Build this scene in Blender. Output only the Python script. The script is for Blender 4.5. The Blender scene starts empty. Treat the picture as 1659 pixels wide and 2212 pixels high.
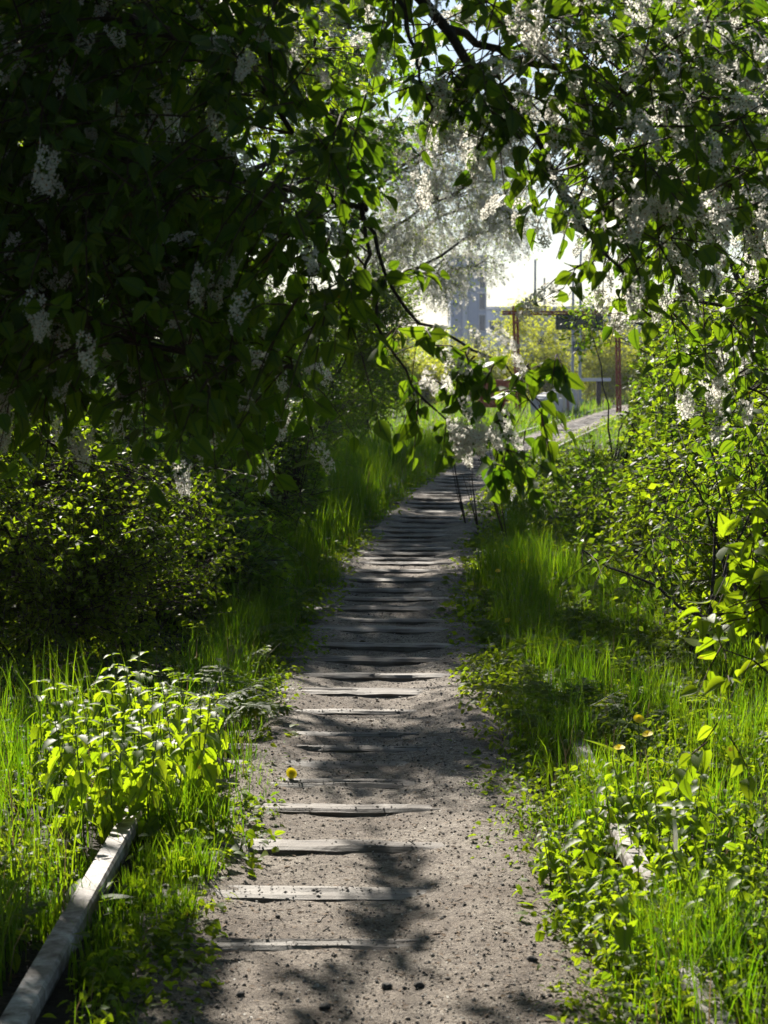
import bpy, math
import numpy as np
from mathutils import Matrix, Vector

# ------------------------------------------------------------------ camera, sky, sun, exposure
scn = bpy.context.scene
COL = scn.collection
CAM_H = 1.46
PITCH = math.radians(3.98)
cam_d = bpy.data.cameras.new('camera')
cam_d.sensor_width = 36.0
cam_d.lens = 71.6
cam_d.clip_start = 0.05
cam_d.clip_end = 3000
cam_d.dof.use_dof = True
cam_d.dof.focus_distance = 8.5
cam_d.dof.aperture_fstop = 9.0
cam = bpy.data.objects.new('camera', cam_d)
cam.location = (0, 0, CAM_H)
cam.rotation_euler = (math.pi / 2 - PITCH, 0, 0)
COL.objects.link(cam)
scn.camera = cam

SUN_AZ = math.radians(-17)      # from +Y towards +X
SUN_EL = math.radians(36)
SUN = np.array([math.sin(SUN_AZ) * math.cos(SUN_EL), math.cos(SUN_AZ) * math.cos(SUN_EL), math.sin(SUN_EL)])
world = bpy.data.worlds.new('World')
scn.world = world
world.use_nodes = True
wn = world.node_tree
sky = wn.nodes.new('ShaderNodeTexSky')
sky.sky_type = 'NISHITA'
sky.sun_disc = False
sky.sun_elevation = SUN_EL
sky.sun_rotation = SUN_AZ
sky.air_density = 1.0
sky.dust_density = 0.7
sky.ozone_density = 3.0
wbg = wn.nodes['Background']
wbg.inputs['Strength'].default_value = 0.05
wn.links.new(sky.outputs[0], wbg.inputs['Color'])

sun_d = bpy.data.lights.new('sun', 'SUN')
sun_d.energy = 5.0
sun_d.angle = math.radians(0.53)
sun_d.color = (1.0, 0.93, 0.82)
sun_o = bpy.data.objects.new('sun', sun_d)
sun_o.rotation_euler = Vector(SUN).to_track_quat('Z', 'Y').to_euler()
COL.objects.link(sun_o)

scn.view_settings.view_transform = 'Standard'
scn.view_settings.look = 'None'
scn.view_settings.gamma = 1.0
scn.view_settings.use_curve_mapping = False
scn.view_settings.exposure = 1.2
scn.cycles.max_bounces = 8
scn.cycles.diffuse_bounces = 1
scn.cycles.transmission_bounces = 3
scn.cycles.sample_clamp_indirect = 6

# ------------------------------------------------------------------ helpers
rng = np.random.default_rng(11)
PXW, PXH, FPX = 1659.0, 2212.0, 4400.0
cp, sp_ = math.cos(PITCH), math.sin(PITCH)


def P(px, py, d):
    """world point at depth y = d seen at a place of the photograph (1659 x 2212)"""
    rx = (px - PXW / 2) / FPX
    ry = (PXH / 2 - py) / FPX
    v = np.array([rx, cp + ry * sp_, -sp_ + ry * cp])
    return np.array([0, 0, CAM_H]) + v * (d / v[1])


def proj(p):
    p = np.atleast_2d(p)
    q = p - np.array([0, 0, CAM_H])
    dep = q[:, 1] * cp - q[:, 2] * sp_
    up = q[:, 1] * sp_ + q[:, 2] * cp
    dd = np.where(np.abs(dep) < 1e-3, 1e-3, dep)
    return PXW / 2 + FPX * q[:, 0] / dd, PXH / 2 - FPX * up / dd, dep


_cx = np.array([-20, 0, 8, 14.7, 22, 33, 47, 60, 75, 100, 160.])
_cu = np.array([-.03, -.03, -.02, .14, .62, 1.8, 4.0, 6.15, 8.7, 13.2, 24.])


def path_x(y):
    y = np.asarray(y, float)
    m = np.gradient(_cu, _cx)
    i = np.clip(np.searchsorted(_cx, y) - 1, 0, len(_cx) - 2)
    h = _cx[i + 1] - _cx[i]
    t = np.clip((y - _cx[i]) / h, -1, 2)
    return ((2 * t**3 - 3 * t**2 + 1) * _cu[i] + (t**3 - 2 * t**2 + t) * h * m[i]
            + (-2 * t**3 + 3 * t**2) * _cu[i + 1] + (t**3 - t**2) * h * m[i + 1])


def path_slope(y):
    return (path_x(np.asarray(y) + .2) - path_x(np.asarray(y) - .2)) / .4


_nt = rng.random((128, 128))


def noise2(x, y, s=1.0):
    x = np.asarray(x, float) * s + 500.3
    y = np.asarray(y, float) * s + 500.7
    xi, yi = np.floor(x).astype(int), np.floor(y).astype(int)
    fx, fy = x - xi, y - yi
    fx, fy = fx * fx * (3 - 2 * fx), fy * fy * (3 - 2 * fy)
    g = lambda a, b: _nt[a % 128, b % 128]
    return ((g(xi, yi) * (1 - fx) + g(xi + 1, yi) * fx) * (1 - fy)
            + (g(xi, yi + 1) * (1 - fx) + g(xi + 1, yi + 1) * fx) * fy)


def fbm(x, y, s):
    return (noise2(x, y, s) + .5 * noise2(x, y, s * 2.1) + .25 * noise2(x, y, s * 4.3)) / 1.75


def ground_z(x, y):
    x = np.asarray(x, float)
    y = np.asarray(y, float)
    u = np.abs(x - path_x(y))
    base = (fbm(x, y, 1.3) - .5) * .07
    side = np.clip((u - .45) / .4, 0, 1)
    far = np.clip((y - 130) / 100, 0, 1)
    return -0.05 * (1 - side) + (base + .0) * side * (1 - far)


def path_z(u, y, x):
    uc = -.05 - .09 * np.clip((8.0 - y) / 1.5, 0, 1) + .04 * np.sin(y * 1.3)
    worn = np.clip((np.abs(u - uc) - .17) / .22, 0, 1)
    edge = np.clip((np.abs(u) - .44) / .2, 0, 1)
    return -.013 + worn * .030 + (fbm(x, y, 3.1) - .5) * .022 + (fbm(x + 9, y, 9) - .5) * .016 + (noise2(x, y, 24) - .5) * .004 - edge * .08


def mesh_new(name, V, F, mats, mi=None, smooth=True, vein=None):
    me = bpy.data.meshes.new(name)
    V = np.ascontiguousarray(V, np.float32)
    F = np.ascontiguousarray(F, np.int32)
    n, k = F.shape
    me.vertices.add(len(V))
    me.vertices.foreach_set('co', V.ravel())
    me.loops.add(n * k)
    me.loops.foreach_set('vertex_index', F.ravel())
    me.polygons.add(n)
    me.polygons.foreach_set('loop_start', np.arange(0, n * k, k, dtype=np.int32))
    me.polygons.foreach_set('loop_total', np.full(n, k, np.int32))
    for m in mats:
        me.materials.append(m)
    if mi is not None:
        me.polygons.foreach_set('material_index', np.ascontiguousarray(mi, np.int32))
    me.polygons.foreach_set('use_smooth', np.full(n, smooth))
    if vein is not None and np.any(vein):
        me.attributes.new('vein', 'FLOAT', 'POINT').data.foreach_set('value', np.ascontiguousarray(vein, np.float32))
    me.update(calc_edges=True)
    me.validate()
    return me


class Acc:
    def __init__(self):
        self.V, self.F, self.M, self.A, self.n = [], [], [], [], 0

    def add(self, V, F, m=0, a=None):
        V = np.asarray(V, float).reshape(-1, 3)
        F = np.asarray(F, int).reshape(-1, 3)
        self.V.append(V)
        self.F.append(F + self.n)
        self.A.append(np.zeros(len(V)) if a is None else np.asarray(a, float))
        self.M.append(np.broadcast_to(np.asarray(m, int), (len(F),)).copy())
        self.n += len(V)

    def mesh(self, name, mats, smooth=True, off=None):
        V = np.concatenate(self.V)
        if off is not None:
            V = V - np.asarray(off)
        return mesh_new(name, V, np.concatenate(self.F), mats, np.concatenate(self.M), smooth, np.concatenate(self.A))


def link(name, me, parent=None, mat=None):
    o = bpy.data.objects.new(name, me)
    COL.objects.link(o)
    if parent is not None:
        o.parent = parent
    if mat is not None:
        o.matrix_basis = mat
    return o


def tag(o, label=None, cat=None, group=None, kind=None):
    if label:
        o['label'] = label
    if cat:
        o['category'] = cat
    if group:
        o['group'] = group
    if kind:
        o['kind'] = kind
    return o


def thing(name, label, cat, loc=(0, 0, 0), group=None, rz=0.0):
    o = bpy.data.objects.new(name, None)
    o.empty_display_size = .1
    o.location = tuple(float(v) for v in loc)
    o.rotation_euler = (0, 0, rz)
    COL.objects.link(o)
    return tag(o, label, cat, group)


def copy_tree(root, label=None):
    r = root.copy()
    COL.objects.link(r)
    if label:
        r['label'] = label
    for ch in list(root.children):
        c = ch.copy()
        COL.objects.link(c)
        c.parent = r
        for g in list(ch.children):
            d = g.copy()
            COL.objects.link(d)
            d.parent = c
    return r


def nrm(a):
    return a / np.maximum(np.linalg.norm(a, axis=-1, keepdims=True), 1e-9)


def frames(D, U):
    """columns x, y=D, z~U"""
    D = nrm(D)
    X = nrm(np.cross(D, U))
    Z = np.cross(X, D)
    return np.stack([X, D, Z], axis=-1)


def scatter(T, F, pos, R, s):
    """copies of template T,F -> one V,F"""
    s = np.asarray(s, float)
    if s.ndim == 1:
        s = s[:, None].repeat(3, 1)
    V = np.einsum('nij,nkj->nki', R, T[None] * s[:, None, :]) + pos[:, None, :]
    k = len(T)
    FF = F[None] + (np.arange(len(pos)) * k)[:, None, None]
    return V.reshape(-1, 3), FF.reshape(-1, F.shape[1])


def batch_tubes(Pt, R, sides=5):
    """Pt (M,k,3) R (M,k)"""
    M, k, _ = Pt.shape
    T = nrm(np.gradient(Pt, axis=1))
    ref = np.where(np.abs(T[..., 2:3]) > .85, np.array([1., 0, 0]), np.array([0., 0, 1]))
    X = nrm(np.cross(T, ref))
    Y = np.cross(T, X)
    a = np.arange(sides) * 2 * math.pi / sides
    V = Pt[:, :, None, :] + R[:, :, None, None] * (np.cos(a)[None, None, :, None] * X[:, :, None, :]
                                                  + np.sin(a)[None, None, :, None] * Y[:, :, None, :])
    f = []
    for i in range(k - 1):
        for j in range(sides):
            j2 = (j + 1) % sides
            a0, b0 = i * sides + j, i * sides + j2
            a1, b1 = a0 + sides, b0 + sides
            f += [(a0, b0, b1), (a0, b1, a1)]
    f = np.array(f)
    F = f[None] + (np.arange(M) * k * sides)[:, None, None]
    return V.reshape(-1, 3), F.reshape(-1, 3)


def smooth_line(pts, n):
    pts = np.asarray(pts, float)
    t = np.concatenate([[0], np.cumsum(np.linalg.norm(np.diff(pts, axis=0), axis=1))])
    q = np.linspace(0, t[-1], n)
    m = np.stack([np.gradient(pts[:, i], t) for i in range(pts.shape[1])], 1)
    i = np.clip(np.searchsorted(t, q, side='right') - 1, 0, len(t) - 2)
    h = (t[i + 1] - t[i])[:, None]
    s = ((q - t[i]) / h[:, 0])[:, None]
    return ((2 * s**3 - 3 * s**2 + 1) * pts[i] + (s**3 - 2 * s**2 + s) * h * m[i]
            + (-2 * s**3 + 3 * s**2) * pts[i + 1] + (s**3 - s**2) * h * m[i + 1])


def box(c, h):
    c = np.asarray(c, float)
    h = np.asarray(h, float)
    V = np.array([[x, y, z] for x in (-1, 1) for y in (-1, 1) for z in (-1, 1)]) * h + c
    F = [(0, 1, 3), (0, 3, 2), (4, 6, 7), (4, 7, 5), (0, 4, 5), (0, 5, 1), (2, 3, 7), (2, 7, 6), (0, 2, 6), (0, 6, 4), (1, 5, 7), (1, 7, 3)]
    return V, np.array(F)


# ------------------------------------------------------------------ materials
def new_mat(name):
    m = bpy.data.materials.new(name)
    m.use_nodes = True
    nt = m.node_tree
    for n in list(nt.nodes):
        nt.nodes.remove(n)
    out = nt.nodes.new('ShaderNodeOutputMaterial')
    return m, nt, out


def N(nt, t, **kw):
    n = nt.nodes.new(t)
    for k, v in kw.items():
        setattr(n, k, v)
    return n


def ramp(nt, fac, stops):
    r = N(nt, 'ShaderNodeValToRGB')
    el = r.color_ramp.elements
    while len(el) < len(stops):
        el.new(.5)
    for e, (p, c) in zip(el, stops):
        e.position = p
        e.color = (*c, 1)
    nt.links.new(fac, r.inputs['Fac'])
    return r.outputs['Color']


def leaf_mat(name, refl, trans, rough=.38, spec=.5, mix=.5, blem=True):
    """refl / trans: (dark, light) colour pairs picked leaf by leaf"""
    m, nt, out = new_mat(name)
    geo = N(nt, 'ShaderNodeNewGeometry')
    oi = N(nt, 'ShaderNodeObjectInfo')
    add = N(nt, 'ShaderNodeMath', operation='ADD')
    fr = N(nt, 'ShaderNodeMath', operation='FRACT')
    nt.links.new(geo.outputs['Random Per Island'], add.inputs[0])
    nt.links.new(oi.outputs['Random'], add.inputs[1])
    nt.links.new(add.outputs[0], fr.inputs[0])
    tc = N(nt, 'ShaderNodeTexCoord')
    nz = N(nt, 'ShaderNodeTexNoise')
    nz.inputs['Scale'].default_value = 55
    nz.inputs['Detail'].default_value = 3
    nt.links.new(tc.outputs['Object'], nz.inputs['Vector'])
    mx = N(nt, 'ShaderNodeMath', operation='MULTIPLY_ADD')
    nt.links.new(nz.outputs['Fac'], mx.inputs[0])
    mx.inputs[1].default_value = .5
    mn = N(nt, 'ShaderNodeMath', operation='MULTIPLY')
    nt.links.new(fr.outputs[0], mn.inputs[0])
    mn.inputs[1].default_value = .75
    nt.links.new(mn.outputs[0], mx.inputs[2])
    nb = N(nt, 'ShaderNodeTexNoise')
    nb.inputs['Scale'].default_value = 1.7
    nb.inputs['Detail'].default_value = 2
    nt.links.new(geo.outputs['Position'], nb.inputs['Vector'])
    m2 = N(nt, 'ShaderNodeMath', operation='MULTIPLY_ADD')
    nt.links.new(nb.outputs['Fac'], m2.inputs[0])
    m2.inputs[1].default_value = 1.1
    nt.links.new(mx.outputs[0], m2.inputs[2])
    sub = N(nt, 'ShaderNodeMath', operation='SUBTRACT', use_clamp=True)
    nt.links.new(m2.outputs[0], sub.inputs[0])
    sub.inputs[1].default_value = .68
    cr = ramp(nt, sub.outputs[0], [(0, refl[0]), (1, refl[1])])
    ct = ramp(nt, sub.outputs[0], [(0, trans[0]), (1, trans[1])])
    at = N(nt, 'ShaderNodeAttribute', attribute_name='vein')
    vm = N(nt, 'ShaderNodeMapRange')
    vm.inputs['From Min'].default_value = .80
    vm.inputs['From Max'].default_value = .93
    nt.links.new(at.outputs['Fac'], vm.inputs['Value'])
    bn = N(nt, 'ShaderNodeTexNoise')
    bn.inputs['Scale'].default_value = 24
    bn.inputs['Detail'].default_value = 2
    nt.links.new(geo.outputs['Position'], bn.inputs['Vector'])
    bm_ = N(nt, 'ShaderNodeMapRange')
    bm_.inputs['From Min'].default_value = .70
    bm_.inputs['From Max'].default_value = .76
    nt.links.new(bn.outputs['Fac'], bm_.inputs['Value'])

    def over(col, fac, c2):
        mxr = N(nt, 'ShaderNodeMix', data_type='RGBA')
        nt.links.new(fac, mxr.inputs['Factor'])
        nt.links.new(col, mxr.inputs['A'])
        mxr.inputs['B'].default_value = (*c2, 1)
        return mxr.outputs['Result']
    if blem:
        cr = over(over(cr, vm.outputs[0], tuple(min(1, x * 1.7) for x in refl[1])), bm_.outputs[0], (.12, .08, .02))
        ct = over(over(ct, vm.outputs[0], tuple(x * .45 for x in trans[0])), bm_.outputs[0], (.25, .17, .02))
    d = N(nt, 'ShaderNodeBsdfPrincipled')
    d.inputs['Roughness'].default_value = rough
    d.inputs['Specular IOR Level'].default_value = spec
    nt.links.new(cr, d.inputs['Base Color'])
    t = N(nt, 'ShaderNodeBsdfTranslucent')
    nt.links.new(ct, t.inputs['Color'])
    ms = N(nt, 'ShaderNodeMixShader')
    ms.inputs[0].default_value = mix
    nt.links.new(d.outputs[0], ms.inputs[1])
    nt.links.new(t.outputs[0], ms.inputs[2])
    nt.links.new(ms.outputs[0], out.inputs['Surface'])
    return m


def simple_mat(name, cols, scale=6, rough=.8, bump=.3, bscale=None, stretch=None, spec=.3, detail=5, metallic=0, coord='Object', bdist=.02):
    m, nt, out = new_mat(name)
    tc = N(nt, 'ShaderNodeTexCoord')
    mp = N(nt, 'ShaderNodeMapping')
    if stretch:
        mp.inputs['Scale'].default_value = stretch
    nt.links.new(tc.outputs[coord], mp.inputs['Vector'])
    nz = N(nt, 'ShaderNodeTexNoise')
    nz.inputs['Scale'].default_value = scale
    nz.inputs['Detail'].default_value = detail
    nz.inputs['Roughness'].default_value = .62
    nt.links.new(mp.outputs[0], nz.inputs['Vector'])
    st = [(.28 + .44 * i / max(1, len(cols) - 1), c) for i, c in enumerate(cols)]
    c = ramp(nt, nz.outputs['Fac'], st)
    b = N(nt, 'ShaderNodeBsdfPrincipled')
    b.inputs['Roughness'].default_value = rough
    b.inputs['Specular IOR Level'].default_value = spec
    b.inputs['Metallic'].default_value = metallic
    nt.links.new(c, b.inputs['Base Color'])
    if bump:
        n2 = N(nt, 'ShaderNodeTexNoise')
        n2.inputs['Scale'].default_value = bscale or scale * 4
        n2.inputs['Detail'].default_value = 6
        nt.links.new(mp.outputs[0], n2.inputs['Vector'])
        bp = N(nt, 'ShaderNodeBump')
        bp.inputs['Strength'].default_value = bump
        bp.inputs['Distance'].default_value = bdist
        nt.links.new(n2.outputs['Fac'], bp.inputs['Height'])
        nt.links.new(bp.outputs[0], b.inputs['Normal'])
    nt.links.new(b.outputs[0], out.inputs['Surface'])
    return m


M = {}
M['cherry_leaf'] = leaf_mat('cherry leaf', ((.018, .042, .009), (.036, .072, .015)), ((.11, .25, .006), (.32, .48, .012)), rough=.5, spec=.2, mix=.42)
M['tree_leaf'] = leaf_mat('tree leaf', ((.03, .06, .012), (.06, .10, .02)), ((.14, .32, .008), (.36, .55, .015)), rough=.5, spec=.25, mix=.5)
M['bush_leaf'] = leaf_mat('bush leaf', ((.03, .065, .012), (.07, .11, .02)), ((.16, .34, .008), (.38, .55, .015)), rough=.5, spec=.25, mix=.48)
M['young_leaf'] = leaf_mat('young bush leaf', ((.05, .085, .012), (.09, .12, .02)), ((.26, .42, .006), (.48, .62, .012)), rough=.5, spec=.25, mix=.54)
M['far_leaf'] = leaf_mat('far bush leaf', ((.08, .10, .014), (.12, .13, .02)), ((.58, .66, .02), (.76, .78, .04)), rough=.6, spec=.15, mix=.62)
M['grass'] = leaf_mat('grass blade', ((.03, .07, .008), (.075, .115, .012)), ((.11, .30, .004), (.34, .50, .008)), rough=.5, spec=.25, mix=.48)
M['herb'] = leaf_mat('herb leaf', ((.03, .065, .009), (.07, .11, .014)), ((.22, .38, .008), (.48, .58, .015)), rough=.55, spec=.16, mix=.5)
M['nettle'] = leaf_mat('nettle leaf', ((.05, .095, .016), (.09, .14, .025)), ((.28, .45, .006), (.50, .64, .014)), rough=.5, spec=.25, mix=.55)
M['burdock'] = leaf_mat('burdock leaf', ((.045, .085, .05), (.08, .12, .07)), ((.15, .28, .04), (.25, .36, .06)), rough=.45, mix=.35)
M['dry'] = leaf_mat('dry grass', ((.16, .11, .05), (.26, .20, .10)), ((.2, .14, .06), (.3, .22, .1)), rough=.6, mix=.3)
M['petal'] = leaf_mat('white petal', ((.70, .69, .64), (.80, .80, .76)), ((.72, .70, .62), (.82, .81, .75)), rough=.6, spec=.2, mix=.58, blem=False)
M['flower_eye'] = simple_mat('flower eye', [(.35, .16, .03), (.45, .22, .04)], bump=0)
M['stalk'] = simple_mat('green stalk', [(.06, .11, .02), (.10, .15, .03)], bump=0, rough=.5)
M['yellow'] = leaf_mat('yellow floret', ((.82, .64, .015), (.88, .72, .02)), ((.85, .70, .015), (.9, .76, .02)), rough=.6, mix=.35, blem=False)
M['bark'] = simple_mat('dark bark', [(.018, .014, .012), (.045, .036, .03), (.08, .066, .055)], scale=18, rough=.9, bump=.8, stretch=(1, 1, .25))
M['twig'] = simple_mat('red brown twig', [(.03, .018, .012), (.07, .04, .028)], scale=20, rough=.75, bump=0)
M['rust'] = simple_mat('rusty steel', [(.11, .02, .007), (.24, .05, .012), (.34, .10, .025)], scale=9, rough=.85, bump=.4)
M['board_green'] = simple_mat('dark green board', [(.012, .03, .018), (.025, .05, .028)], scale=7, rough=.6, bump=.2)
M['concrete'] = simple_mat('pale weathered concrete', [(.30, .30, .30), (.46, .46, .46), (.60, .60, .58)], scale=4.5, rough=.85, bump=.35)
M['concrete_cream'] = simple_mat('cream concrete', [(.42, .39, .28), (.58, .54, .40)], scale=4.5, rough=.85, bump=.35)
M['concrete_red'] = simple_mat('brown red concrete', [(.16, .08, .06), (.26, .14, .11)], scale=4.5, rough=.85, bump=.35)
M['galv'] = simple_mat('galvanised steel', [(.34, .36, .38), (.44, .46, .48)], scale=3, rough=.55, bump=.1)
M['build_wall'] = simple_mat('blue grey render', [(.42, .47, .56), (.50, .55, .63)], scale=.4, rough=.9, bump=0)
M['build_white'] = simple_mat('white render', [(.62, .63, .65), (.72, .73, .74)], scale=.4, rough=.9, bump=0)
M['build_dark'] = simple_mat('dark window glass', [(.03, .05, .09), (.05, .08, .13)], scale=.4, rough=.2, bump=0, spec=.6)
M['litter'] = simple_mat('leaf litter flake', [(.05, .03, .018), (.12, .075, .04), (.2, .14, .08)], scale=11, rough=.85, bump=0)
M['stone'] = simple_mat('dark stone', [(.03, .028, .027), (.09, .085, .08)], scale=25, rough=.85, bump=.4)
M['pebble'] = simple_mat('gravel grain', [(.08, .065, .055), (.22, .19, .165), (.42, .38, .34)], scale=60, rough=.85, bump=0, coord='Object')


def wood_mat(name, cols):
    m, nt, out = new_mat(name)
    tc = N(nt, 'ShaderNodeTexCoord')
    oi = N(nt, 'ShaderNodeObjectInfo')
    va = N(nt, 'ShaderNodeVectorMath', operation='ADD')
    sc = N(nt, 'ShaderNodeVectorMath', operation='SCALE')
    cmb = N(nt, 'ShaderNodeCombineXYZ')
    for i in range(3):
        nt.links.new(oi.outputs['Random'], cmb.inputs[i])
    sc.inputs['Scale'].default_value = 37
    nt.links.new(cmb.outputs[0], sc.inputs[0])
    nt.links.new(tc.outputs['Object'], va.inputs[0])
    nt.links.new(sc.outputs[0], va.inputs[1])
    mp = N(nt, 'ShaderNodeMapping')
    mp.inputs['Scale'].default_value = (1.2, 26, 26)
    nt.links.new(va.outputs[0], mp.inputs['Vector'])
    nz = N(nt, 'ShaderNodeTexNoise')
    nz.inputs['Scale'].default_value = 3.0
    nz.inputs['Detail'].default_value = 7
    nz.inputs['Roughness'].default_value = .7
    nt.links.new(mp.outputs[0], nz.inputs['Vector'])
    c = ramp(nt, nz.outputs['Fac'], [(.30, cols[0]), (.42, cols[1]), (.62, cols[2])])
    n3 = N(nt, 'ShaderNodeTexNoise')
    n3.inputs['Scale'].default_value = 5
    n3.inputs['Detail'].default_value = 5
    nt.links.new(va.outputs[0], n3.inputs['Vector'])
    dirt = ramp(nt, n3.outputs['Fac'], [(.42, (.55, .48, .42)), (.62, (1, 1, 1))])
    mul = N(nt, 'ShaderNodeMix', data_type='RGBA', blend_type='MULTIPLY')
    mul.inputs['Factor'].default_value = 1
    nt.links.new(c, mul.inputs['A'])
    nt.links.new(dirt, mul.inputs['B'])
    b = N(nt, 'ShaderNodeBsdfPrincipled')
    b.inputs['Roughness'].default_value = .62
    b.inputs['Specular IOR Level'].default_value = .32
    nt.links.new(mul.outputs['Result'], b.inputs['Base Color'])
    bp = N(nt, 'ShaderNodeBump')
    bp.inputs['Strength'].default_value = .7
    bp.inputs['Distance'].default_value = .006
    nt.links.new(nz.outputs['Fac'], bp.inputs['Height'])
    nt.links.new(bp.outputs[0], b.inputs['Normal'])
    nt.links.new(b.outputs[0], out.inputs['Surface'])
    return m


M['sleeper'] = wood_mat('grey weathered sleeper wood', [(.03, .025, .021), (.13, .113, .097), (.225, .203, .178)])


def gravel_mat():
    m, nt, out = new_mat('gravel path')
    tc = N(nt, 'ShaderNodeTexCoord')
    co = tc.outputs['Object']

    def nz(s, d=5, r=.6):
        n = N(nt, 'ShaderNodeTexNoise')
        n.inputs['Scale'].default_value = s
        n.inputs['Detail'].default_value = d
        n.inputs['Roughness'].default_value = r
        nt.links.new(co, n.inputs['Vector'])
        return n.outputs['Fac']
    fine = nz(140, 4, .7)
    mid = nz(34, 6, .7)
    big = nz(2.2, 4, .55)
    vo = N(nt, 'ShaderNodeTexVoronoi')
    vo.inputs['Scale'].default_value = 210
    nt.links.new(co, vo.inputs['Vector'])
    c1 = ramp(nt, fine, [(.32, (.06, .043, .032)), (.44, (.27, .235, .20)), (.63, (.55, .515, .475))])
    c2 = ramp(nt, mid, [(.36, (.30, .23, .17)), (.50, (.92, .89, .85)), (.7, (1.1, 1.07, 1.03))])
    c3 = ramp(nt, big, [(.36, (.58, .52, .47)), (.58, (1, 1, 1))])
    v1 = ramp(nt, vo.outputs['Distance'], [(.05, (1.1, 1.08, 1.05)), (.55, (.6, .57, .53))])
    cur = c1
    for c in (c2, c3, v1):
        mul = N(nt, 'ShaderNodeMix', data_type='RGBA', blend_type='MULTIPLY')
        mul.inputs['Factor'].default_value = 1
        nt.links.new(cur, mul.inputs['A'])
        nt.links.new(c, mul.inputs['B'])
        cur = mul.outputs['Result']
    b = N(nt, 'ShaderNodeBsdfPrincipled')
    b.inputs['Roughness'].default_value = .78
    b.inputs['Specular IOR Level'].default_value = .35
    nt.links.new(cur, b.inputs['Base Color'])
    ad = N(nt, 'ShaderNodeMath', operation='MULTIPLY_ADD')
    nt.links.new(vo.outputs['Distance'], ad.inputs[0])
    ad.inputs[1].default_value = -.5
    nt.links.new(mid, ad.inputs[2])
    ad2 = N(nt, 'ShaderNodeMath', operation='ADD')
    nt.links.new(ad.outputs[0], ad2.inputs[0])
    nt.links.new(fine, ad2.inputs[1])
    bp = N(nt, 'ShaderNodeBump')
    bp.inputs['Strength'].default_value = .9
    bp.inputs['Distance'].default_value = .010
    nt.links.new(ad2.outputs[0], bp.inputs['Height'])
    nt.links.new(bp.outputs[0], b.inputs['Normal'])
    nt.links.new(b.outputs[0], out.inputs['Surface'])
    return m


M['gravel'] = gravel_mat()
M['soil'] = simple_mat('dark soil with litter', [(.010, .007, .005), (.026, .019, .012), (.055, .04, .027)], scale=9, rough=.9, bump=.8, bscale=50)
def rail_mat():
    m, nt, out = new_mat('pale painted rail')
    tc = N(nt, 'ShaderNodeTexCoord')
    n1 = N(nt, 'ShaderNodeTexNoise')
    n1.inputs['Scale'].default_value = 13
    n1.inputs['Detail'].default_value = 8
    n1.inputs['Roughness'].default_value = .7
    nt.links.new(tc.outputs['Object'], n1.inputs['Vector'])
    c = ramp(nt, n1.outputs['Fac'], [(.36, (.05, .033, .026)), (.44, (.17, .145, .135)), (.54, (.32, .30, .30)), (.66, (.56, .54, .53))])
    n2 = N(nt, 'ShaderNodeTexNoise')
    n2.inputs['Scale'].default_value = 4.5
    n2.inputs['Detail'].default_value = 6
    n2.inputs['Roughness'].default_value = .65
    nt.links.new(tc.outputs['Object'], n2.inputs['Vector'])
    c2 = ramp(nt, n2.outputs['Fac'], [(.38, (.30, .26, .18)), (.47, (.72, .68, .64)), (.58, (1, 1, 1))])
    mul = N(nt, 'ShaderNodeMix', data_type='RGBA', blend_type='MULTIPLY')
    mul.inputs['Factor'].default_value = 1
    nt.links.new(c, mul.inputs['A'])
    nt.links.new(c2, mul.inputs['B'])
    b = N(nt, 'ShaderNodeBsdfPrincipled')
    b.inputs['Roughness'].default_value = .65
    nt.links.new(mul.outputs['Result'], b.inputs['Base Color'])
    bp = N(nt, 'ShaderNodeBump')
    bp.inputs['Strength'].default_value = .3
    bp.inputs['Distance'].default_value = .004
    nt.links.new(n1.outputs['Fac'], bp.inputs['Height'])
    nt.links.new(bp.outputs[0], b.inputs['Normal'])
    nt.links.new(b.outputs[0], out.inputs['Surface'])
    return m


M['rail'] = rail_mat()

# ------------------------------------------------------------------ ground, path, track
def build_ground():
    ys = np.concatenate([np.arange(-30, 2, 4.), np.arange(2, 20, .15), np.arange(20, 60, .5), np.arange(60, 160, 3.), np.linspace(165, 900, 14)])
    us = np.concatenate([-np.geomspace(600, 4.5, 16), np.arange(-4, 4.01, .14), np.geomspace(4.5, 600, 16)])
    Y, U = np.meshgrid(ys, us, indexing='ij')
    X = U + path_x(np.minimum(Y, 160))
    Z = ground_z(X, Y)
    V = np.stack([X, Y, Z], -1).reshape(-1, 3)
    n, m = len(ys), len(us)
    i, j = np.meshgrid(np.arange(n - 1), np.arange(m - 1), indexing='ij')
    a = (i * m + j).ravel()
    F = np.stack([a, a + 1, a + m + 1, a + m], 1)
    o = link('ground', mesh_new('ground', V, F, [M['soil']]))
    tag(o, 'dark soil on both sides of the gravel path', 'ground', kind='structure')


build_ground()


def build_path():
    ys = np.concatenate([np.arange(2.5, 14, .035), np.arange(14, 30, .1), np.arange(30, 110, .4)])
    us = np.linspace(-.78, .78, 53)
    Y, U = np.meshgrid(ys, us, indexing='ij')
    X = U + path_x(Y)
    wob = 1 + .16 * (fbm(Y * .6, U * 0 + np.sign(U) * 7, 1.7) - .5) + .1 * np.clip((7.5 - Y) / 2.5, 0, 1.2)
    Z = path_z(U / wob, Y, X)
    V = np.stack([X, Y, Z], -1).reshape(-1, 3)
    n, m = len(ys), len(us)
    i, j = np.meshgrid(np.arange(n - 1), np.arange(m - 1), indexing='ij')
    a = (i * m + j).ravel()
    F = np.stack([a, a + 1, a + m + 1, a + m], 1)
    o = link('path', mesh_new('path', V, F, [M['gravel']]))
    tag(o, 'narrow gravel path over old railway sleepers curving away to the right', 'path', kind='structure')
    return o


build_path()

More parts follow.
